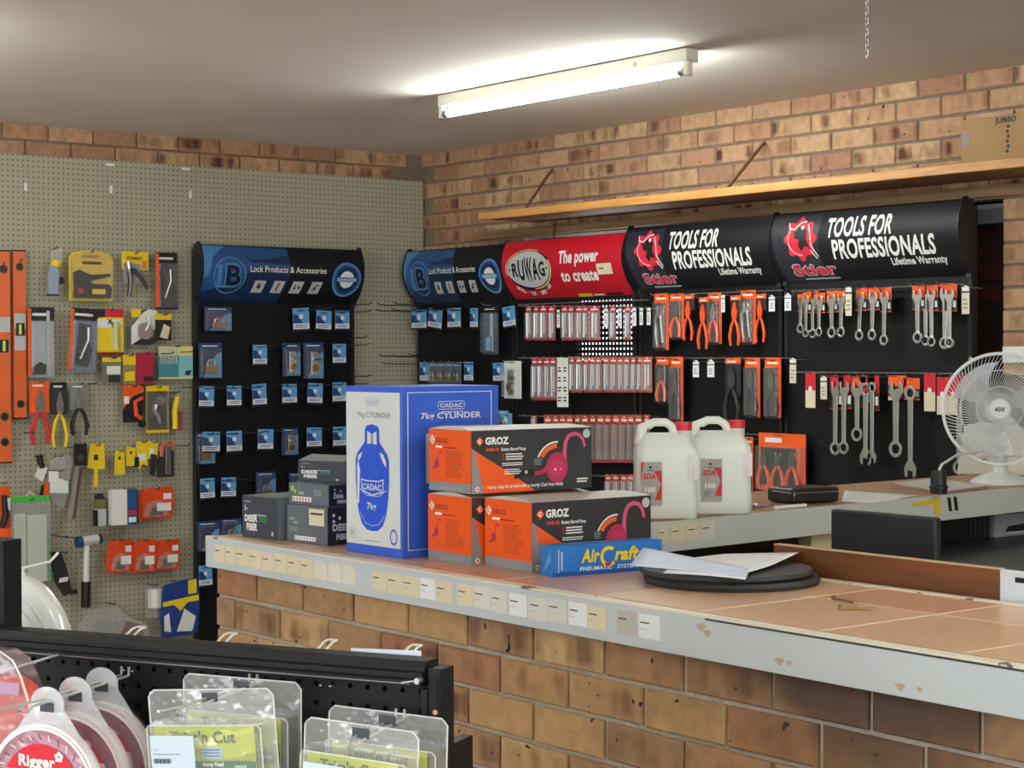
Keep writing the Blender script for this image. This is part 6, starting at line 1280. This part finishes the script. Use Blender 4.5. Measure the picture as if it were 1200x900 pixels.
M().b2(-.11, .11, -.06, .10, 0, .138, pgm).build('housing', t, bevel=.005); M().b2(-.06, .1, -.063, -.06, .075, .105, S('printer_dark', 92, 94, 104, .4)).build('display_window', t); M().prism([(-.055, .018), (.1, .016), (.1, .042), (-.04, .036)], black, lambda u, v, w: (u, -w, v), .0602, .0625).build('paper_slot', t); M().b2(-.05, .1, -.066, -.058, .010, .016, silver).build('tear_bar', t)

# ================================================================ FRONT GONDOLA WITH LINE SPOOLS
GO = Vector((1.327, 1.866, 0)); GZ = math.atan2(-.886, .464)
G = thing('gondola', 'black steel shelf unit with punched panel in the foreground', 'shelf unit', (GO.x, GO.y, 0), GZ)
gm = S('gondola_black', 13, 13, 17, .5, var=.08, spec=.25); gdark = S('gondola_inner', 8, 8, 10, .8)
# folded top rail: stepped profile
prf = [(.03, 1.16), (-.004, 1.16), (-.008, 1.152), (-.008, 1.148), (-.014, 1.146), (-.014, 1.140), (-.020, 1.137), (-.020, 1.130), (-.002, 1.128), (.03, 1.128)]
M().prism(prf, gm, lambda u, v, w: (w, u, v), -1.15, -.005).build('top_rail', G, bevel=.0008)
M().tube([(-1.14, -.0205, 1.1335), (-.02, -.0205, 1.1335)], .0009, S('edge_highlight', 120, 122, 130, .3, metal=.6), 4).build('rail_highlight_edge', G)  # highlight along the rail edge, put in as a thin bright wire
# punched panel: real holes in the strip in view
nx, nzz, pt_ = 44, 6, .0254; q = M()
x0 = -.002-nx*pt_; z1 = 1.1335
for i in range(nx):
    for j in range(nzz):
        c0 = (x0+(i+.5)*pt_, z1-(j+.5)*pt_+.0045*0); o8 = [(c0[0]+.0036*math.cos(PI/8+PI/4*a), c0[1]+.0036*math.sin(PI/8+PI/4*a)) for a in range(8)]
        sq = [(c0[0]+a*pt_/2, c0[1]+b_*pt_/2) for a, b_ in ((1, 1), (-1, 1), (-1, -1), (1, -1))]
        q.add([(u, 0, v) for u, v in o8+sq], [(0, 1, 8), (1, 2, 9, 8), (2, 3, 9), (3, 4, 10, 9), (4, 5, 10), (5, 6, 11, 10), (6, 7, 11), (7, 0, 8, 11)], gm)
q.build('punched_panel', G)
M().b2(x0, -.002, .0, .002, .1, z1-nzz*pt_, gm).build('lower_panel', G); M().b2(x0, -.004, .010, .012, .1, 1.128, gdark).build('inner_backing', G)
M().b2(x0, -.004, .026, .028, .1, 1.128, gm).build('rear_panel', G)
M().b2(.0, .018, -.008, .03, 0, 1.152, gm).build('upright', G, bevel=.001); M().b2(-.010, .0, -.010, -.0, 1.07, 1.126, gm).build('end_tab', G, bevel=.001)
M().b2(.004, .014, -.0095, -.008, 1.10, 1.142, gdark).build('slot', G); M().cyl((.011, -.0082, 1.098), (.011, -.0105, 1.098), .0032, S('copper_rivet', 214, 150, 120, .4), 12).build('rivet', G)
M().cyl((-.008, -.012, 1.138), (-.008, -.024, 1.138), .004, zinc, 10).build('screw', G, True); M().tube([(-.03, -.022, 1.134), (-.012, -.024, 1.138)], .0013, zinc, 5).build('wire_clip', G)
M().b2(.002, .018, .03, .085, .9, 1.052, gm).build('bracket', G, bevel=.001)
M().b2(-1.15, .03, -.42, .42, .05, .12, gm).build('base_deck', G)
v = on(1, 3, 0, 0)
# tall rear upright at the left edge
d = Vector((.886, .464, 0)); 
def gl(x, y, off):
    'panel-parallel plane off in front of the panel (metres), seen at pixel x, y, in gondola coordinates'
    D_ = FW+RT*((x-600)/FPX)-UP*((y-450)/FPX); o = Vector((0, 0, EYE)); n_ = -d; Q = GO+n_*off; tt = ((Q-o).dot(n_))/(D_.dot(n_)); p = o+D_*tt-GO
    return Vector((p.x*.464-p.y*.886, -(p.dot(n_)), p.z))
a = gl(12, 633, -.05); M().b2(a.x-.06, a.x, .035, .075, 0, a.z, gm).build('rear_upright', G, bevel=.001)
ww_ = S('hook_wire_zinc', 196, 198, 196, .3, metal=.5)
def loop_hook(b, L_, s, m, name='hook', w_=.007, rise=.014):
    'double wire hook: s=-1 towards the aisle, +1 to the back'
    x, z = b; P = [(x-w_, 0, z), (x-w_, s*L_*.86, z+.004), (x-w_, s*L_*.95, z+rise), (x-w_, s*L_, z+rise+.001), (x+w_, s*L_, z+rise+.001), (x+w_, s*L_*.95, z+rise), (x+w_, s*L_*.86, z+.004), (x+w_, 0, z)]
    M().tube(P, .0019, m, 8).build(name, G, True)
def front_hook(px, L_, zd=-.004):
    b = gl(px[0], px[1], 0); x, z = b.x, b.z+zd; w_ = .006
    P = [(x-w_, 0, z), (x-w_, -L_*.96, z-.006), (x-w_*.2, -L_, z-.008), (x+w_, -L_*.93, z-.010), (x+w_, 0, z)]
    M().tube([(x-w_, 0, z+.012), (x-w_, -.001, z)]+[(x-w_, -L_*.8, z-.004), (x-w_*1.2, -L_*1.10, z-.001)], .0019, ww_, 8).build('hook', G, True)
    M().tube([(x+w_, 0, z+.012), (x+w_, -.001, z), (x+w_, -L_*.86, z-.006), (x+w_*.9, -L_*.90, z-.012), (x-w_*.5, -L_*.93, z-.010), (x-w_, -L_*.86, z-.004)], .0019, ww_, 8).build('hook', G, True)
    return x, z
for (tx, ty, L_) in ((78, 733, .26), (166, 735, .26), (273, 742, .26), (390, 750, .26), (489, 756, .26), (24, 718, .24)):
    e = gl(tx, ty, -L_); loop_hook((e.x, e.z-.015), L_, 1, S('hook_wire_white', 226, 226, 216, .35))
e = gl(68, 648, -.30); M().tube([(e.x, .06, e.z-.022), (e.x, .28, e.z-.012), (e.x, .30, e.z)], .0022, S('hook_wire_white', 226, 226, 216, .35), 8).build('hook', G, True)
e0, e1 = gl(414, 774, -.04), gl(496, 780, -.04); M().prism([(e0.x, e0.z-.02), (e1.x, e1.z-.02), (e1.x, 1.166), (e0.x, 1.163)], pblu, lambda u, v, w: (u, .034+w, v), 0, .0012).build('rear_label', G)
# spools of trimmer line
mauve = S('line_mauve', 196, 92, 134, .35, var=.1); flange = clear_mat('spool_clear', tint=(.92, .72, .80), op=.05, rough=.15, body=(.86, .87, .92)); tabm = clear_mat('spool_tab', op=.42, rough=.12, body=(.80, .86, .92)); rimw = clear_mat('spool_rim', op=.6, rough=.2, body=(.9, .9, .93)); lred = S('spool_label_red', 206, 18, 44, .3); dslot = S('slot_dark', 84, 52, 70, .4)
def spool(x, z, y, label, group, full=True):
    o = Vector((x, y, z)); w_ = GO+Vector((x*.464-y*(-.886), x*(-.886)+y*.464, 0)); t = thing('line_spool', label, 'line spool', (w_.x, w_.y, z), GZ, group)
    A = lambda x_, y_, h: (x_, h, y_); Zc = -.104; n = 48
    M().lathe([(.030, -.0095), (.078, -.0095), (.0795, -.004), (.0795, .007), (.030, .007)], mauve, n, (0, 0, Zc), A).build('line_coil', t, True)
    M().lathe([(.001, -.0135), (.080, -.0135), (.0805, -.0125)], flange, n, (0, 0, Zc), A).build('front_flange', t, True)
    M().lathe([(.0805, -.0125), (.0865, -.0115), (.088, -.006), (.0865, .004), (.080, .009)], rimw, n, (0, 0, Zc), A).build('rim', t, True)
    M().lathe([(.001, .010), (.0865, .010)], flange, n, (0, 0, Zc), A).build('rear_flange', t, True)
    q = M(); q.ring(0, Zc, .0790, .0825, white, FRONT(.0139), 0, 48); q.build('white_line', t)
    q = M(); P = [(-.078, Zc+.038), (-.026, .000)]+[(.0265*math.cos(PI-PI*i/12), .006+.0225*math.sin(PI-PI*i/12)) for i in range(1, 12)]+[(.026, .000), (.078, Zc+.038)]
    hole = [(-.011, -.004), (.011, -.004), (.011, .008), (-.011, .008)]
    q.prism(P, tabm, FRONT(0), -.001, .001); q.build('hang_tab', t); M().prism(hole, S('tab_shadow', 60, 64, 74), FRONT(.0015), 0, .0002).build('tab_slot', t)
    q = M(); f = FRONT(.0145)
    A0 = math.asin(.026/.061); q.poly([(.061*math.cos(A0+(PI-2*A0)*i/20), Zc+.061*math.sin(A0+(PI-2*A0)*i/20)) for i in range(21)], lred, f, 0); q.poly([(.061*math.cos(PI-A0+(PI+2*A0)*i/24), Zc+.061*math.sin(PI-A0+(PI+2*A0)*i/24)) for i in range(25)], white, f, 0)
    q.text('Rigger', -.006, Zc+.032, .0145, white, f, .0006, width=.058, bold=.035); 
    for k in range(5): a = 2*PI*k/5+.3; q.disc(.029+.0042*math.cos(a), Zc+.047+.0042*math.sin(a), .0030, white, f, .0006, 8)
    q.build('label', t)
    if full:
        for i in range(15):
            a = PI*(.02+.96*i/14); q = M(); c_, s_ = math.cos(a+.25), math.sin(a+.25); q.stroke([(.066*math.cos(a), Zc+.066*math.sin(a)), (.074*math.cos(a+.06), Zc+.074*math.sin(a+.06))], .0013, dslot if i % 2 else white, FRONT(.0142)); q.build('flange_slot', t)
    return t
hx, hz = front_hook((147, 788), .235)
GRP = None
for i, L_ in enumerate((.165, .108, .052)):
    spool(hx, hz-.006-.010*(L_/.165), -L_, ('front line spool with red label and white lettering', 'middle line spool, half hidden behind the front one', 'rear line spool, nearest the black punched panel')[i], 'line spools on one hook', i == 0)
# trimmer head packs
gcard = S('card_lime', 178, 190, 50, .4); gcard2 = S('card_lime_dark', 150, 160, 34, .4); gband = S('card_green_band', 20, 104, 62, .4); tg = S('card_green_text', 56, 92, 36, .4); lblu = S('sticker_blue', 176, 200, 220, .5)
tray = clear_mat('tray_clear', op=.10, rough=.12, body=(.85, .88, .95)); traye = clear_mat('tray_edge', op=.5, rough=.1, body=(.85, .87, .9))
def trim(x, z, y, label, W, tilt=0, sticker=True, head=.038, H=.22, rzo=0, name='trimmer_head_pack'):
    w_ = GO+Vector((x*.464-y*(-.886), x*(-.886)+y*.464, 0)); t = thing(name, label, 'trimmer head pack', (w_.x, w_.y, z), GZ+rzo); t.rotation_euler = (0, tilt, GZ+rzo)
    zt_ = .010; c0 = -W*.43; c1 = W*.37; ct_ = zt_-head; cb_ = zt_-H
    R_ = .008; P = [(-W/2, cb_), (W/2, cb_), (W/2, zt_-R_), (W/2-R_*.3, zt_-R_*.3), (W/2-R_, zt_), (-W/2+R_, zt_), (-W/2+R_*.3, zt_-R_*.3), (-W/2, zt_-R_)]
    M().prism(P, tray, FRONT(0), -.0006, .0006).build('hang_sheet', t)
    M().tube([(-W/2, 0, cb_), (-W/2, 0, zt_-R_), (-W/2+R_, 0, zt_), (W/2-R_, 0, zt_), (W/2, 0, zt_-R_), (W/2, 0, cb_)], .0012, traye, 6).build('sheet_edge', t, True)
    M().prism([(-.012, -.006), (.012, -.006), (.012, .006), (-.012, .006)], S('tab_shadow', 60, 64, 74), FRONT(.0008), 0, .0002).build('hang_slot', t)
    q = M().b2(c0, c1, -.012, -.0105, cb_, ct_, gcard); f = FRONT(.012)
    for i in range(7):
        v = ct_-.012-i*.034
        if v-.036 < cb_: break
        q.poly([(c0, v-.024), (c0, v-.034), (c1, v+.004), (c1, v+.014 if v+.014 < ct_ else ct_)], gcard2 if i % 2 else S('card_yellow_green', 204, 206, 70, .4), f, .0004)
    q.text("Trim'n Cut", (c0+c1)/2-.002, ct_-.021, .0145, tg, f, .0012, width=(c1-c0)*.66, bold=.025)
    q.rect(c0, ct_-.060, c1, ct_-.044, gband, f, .001); q.text('Bump Feed', (c0+c1)/2+.012, ct_-.0505, .0048, white, f, .0014, bold=.03, al='C'); q.text('Line Head', (c0+c1)/2+.010, ct_-.058, .0048, white, f, .0014, bold=.03); q.text('GR7050', c1-.022, ct_-.053, .0036, white, f, .0014, bold=.02)
    q.rect(c0+(c1-c0)*.48, ct_-.041, c0+(c1-c0)*.68, ct_-.027, lblu, f, .001); q.lines(c0+(c1-c0)*.49, c0+(c1-c0)*.67, ct_-.040, ct_-.028, 3, b_lt, f, .0014)
    q.build('printed_card', t)
    V = []
    for y_, e in ((-.001, 0), (-.026, .003), (-.030, .008)): V += [(c0-.004+e, y_, cb_), (c1+.022-e, y_, cb_), (c1+.022-e, y_, ct_+.006-e), (c0-.004+e, y_, ct_+.006-e)]
    q = M(); q.add(V, [(1, 2, 6, 5), (2, 3, 7, 6), (3, 0, 4, 7), (5, 6, 10, 9), (6, 7, 11, 10), (7, 4, 8, 11), (8, 9, 10, 11)], tray); q.build('clear_tray', t)
    M().tube([(c0-.001, -.026, cb_), (c0-.001, -.026, ct_), (c0+.004, -.026, ct_+.003), (c1+.014, -.026, ct_+.003), (c1+.019, -.026, ct_-.002), (c1+.019, -.026, cb_)], .0010, traye, 6).build('tray_edge', t, True)
    if sticker:
        f2 = FRONT(.0305); s0 = c0+.006; q = M().rect(s0, cb_+.06, s0+(c1-c0)*.44, ct_-.009, S('price_sticker', 190, 208, 224, .6), f2, .0); s1 = s0+(c1-c0)*.44
        q.text('code', s0+.008, ct_-.028, .003, grey, f2, .0005, al='C'); q.lines(s0+.003, s0+.045, ct_-.034, ct_-.031, 1, grey, f2, .0005, rag=0)
        for i in range(14): q.rect(s0+.004+i*.0019, ct_-.044, s0+.0048+i*.0019+.0004*(i % 3), ct_-.038, ink, f2, .0005)
        q.lines(s0+.006, s0+.025, ct_-.062, ct_-.052, 2, grey, f2, .0005); q.build('price_sticker', t)
    return t
hx2, hz2 = front_hook((297, 797), .185)
trim(hx2+.002, hz2+.002, -.032, "lime trimmer head pack hanging farthest back on the middle hook", .180, .0, False, head=.045)
trim(hx2-.000, hz2-.001, -.102, "front lime trimmer head pack with pale price sticker on the middle hook", .188, -.085, True, head=.044)
hx3, hz3 = front_hook((469, 838), .135)
trim(hx3+.000, hz3+.004, -.034, "rear lime trimmer head pack on the right hook, edge showing", .168, .03, False, head=.04)
trim(hx3-.000, hz3+.001, -.102, "front lime trimmer head pack on the right hook", .158, .045, True, head=.038)
# orange line pack at the left edge
e = gl(14, 800, .14); w_ = GO+Vector((e.x*.464-e.y*(-.886), e.x*(-.886)+e.y*.464, 0)); t = thing('orange_line_pack', 'clear bulging pack with orange trimmer line at the lower left corner', 'line spool', (w_.x, w_.y, e.z), GZ)
ol = S('line_orange', 226, 84, 40, .3, var=.15)
M().lathe([(.01, -.012), (.058, -.012), (.062, -.004), (.062, .010), (.01, .012)], ol, 40, (-.004, 0, -.052), lambda x_, y_, h: (x_, h, y_)).build('line_coil', t, True)
M().lathe([(.016, -.016), (.060, -.016), (.060, -.0125), (.016, -.0125)], clear, 40, (-.008, 0, -.062), lambda x_, y_, h: (x_, h, y_)).build('line_cover', t, True)
P = [(.075, -.16), (.060, -.06), (.034, .012), (.02, .034), (.0, .044), (-.04, .046), (-.1, .0), (-.1, -.16)]
M().prism(P, flange, FRONT(0), -.014, .022).build('clear_shell', t, bevel=.003); M().tube([(u, -.022, v) for u, v in P[:7]], .0014, rimw, 6).build('shell_edge', t, True)
M().b2(-.03, .026, -.019, -.0165, -.012, .004, S('pale_lilac', 196, 190, 226, .4)).build('label_strip', t)
M().tube([(-.02, .15, .018), (-.02, -.06, .010)], .0019, ww_, 8).build('support_wire', t, True)
# large white spool behind the shelf unit
cxy = gl(2, 765, -.17); w_ = GO+Vector((cxy.x*.464+cxy.y*.886, cxy.x*(-.886)+cxy.y*.464, 0)); t = thing('white_spool', 'large milky white line spool hanging behind the black shelf unit', 'line spool', (w_.x, w_.y, cxy.z), GZ)
mk = clear_mat('milky_spool', op=.82, rough=.2, body=(.80, .84, .80)); RW = .130
M().lathe([(.02, -.03), (.06, -.032), (.072, -.026), (.088, -.028), (.096, -.022), (RW-.006, -.016), (RW, -.008), (RW, .012), (RW-.01, .022), (.02, .03)], mk, 64, (0, 0, 0), lambda x_, y_, h: (x_, h, y_)).build('spool_body', t, True, ang=.9)
for r_ in (.066, .092, .110): M().tube([(r_*math.cos(a), -.029 if r_ < .1 else -.021, r_*math.sin(a)) for a in [2*PI*i/60 for i in range(60)]], .0012, white, 5, True).build('moulded_ring', t, True)
M().prism([(-.05, RW*.80), (.055, RW*.80), (.03, RW+.022), (.012, RW+.034), (-.012, RW+.036), (-.035, RW+.02)], mk, FRONT(0), -.002, .002).build('hang_tab', t)
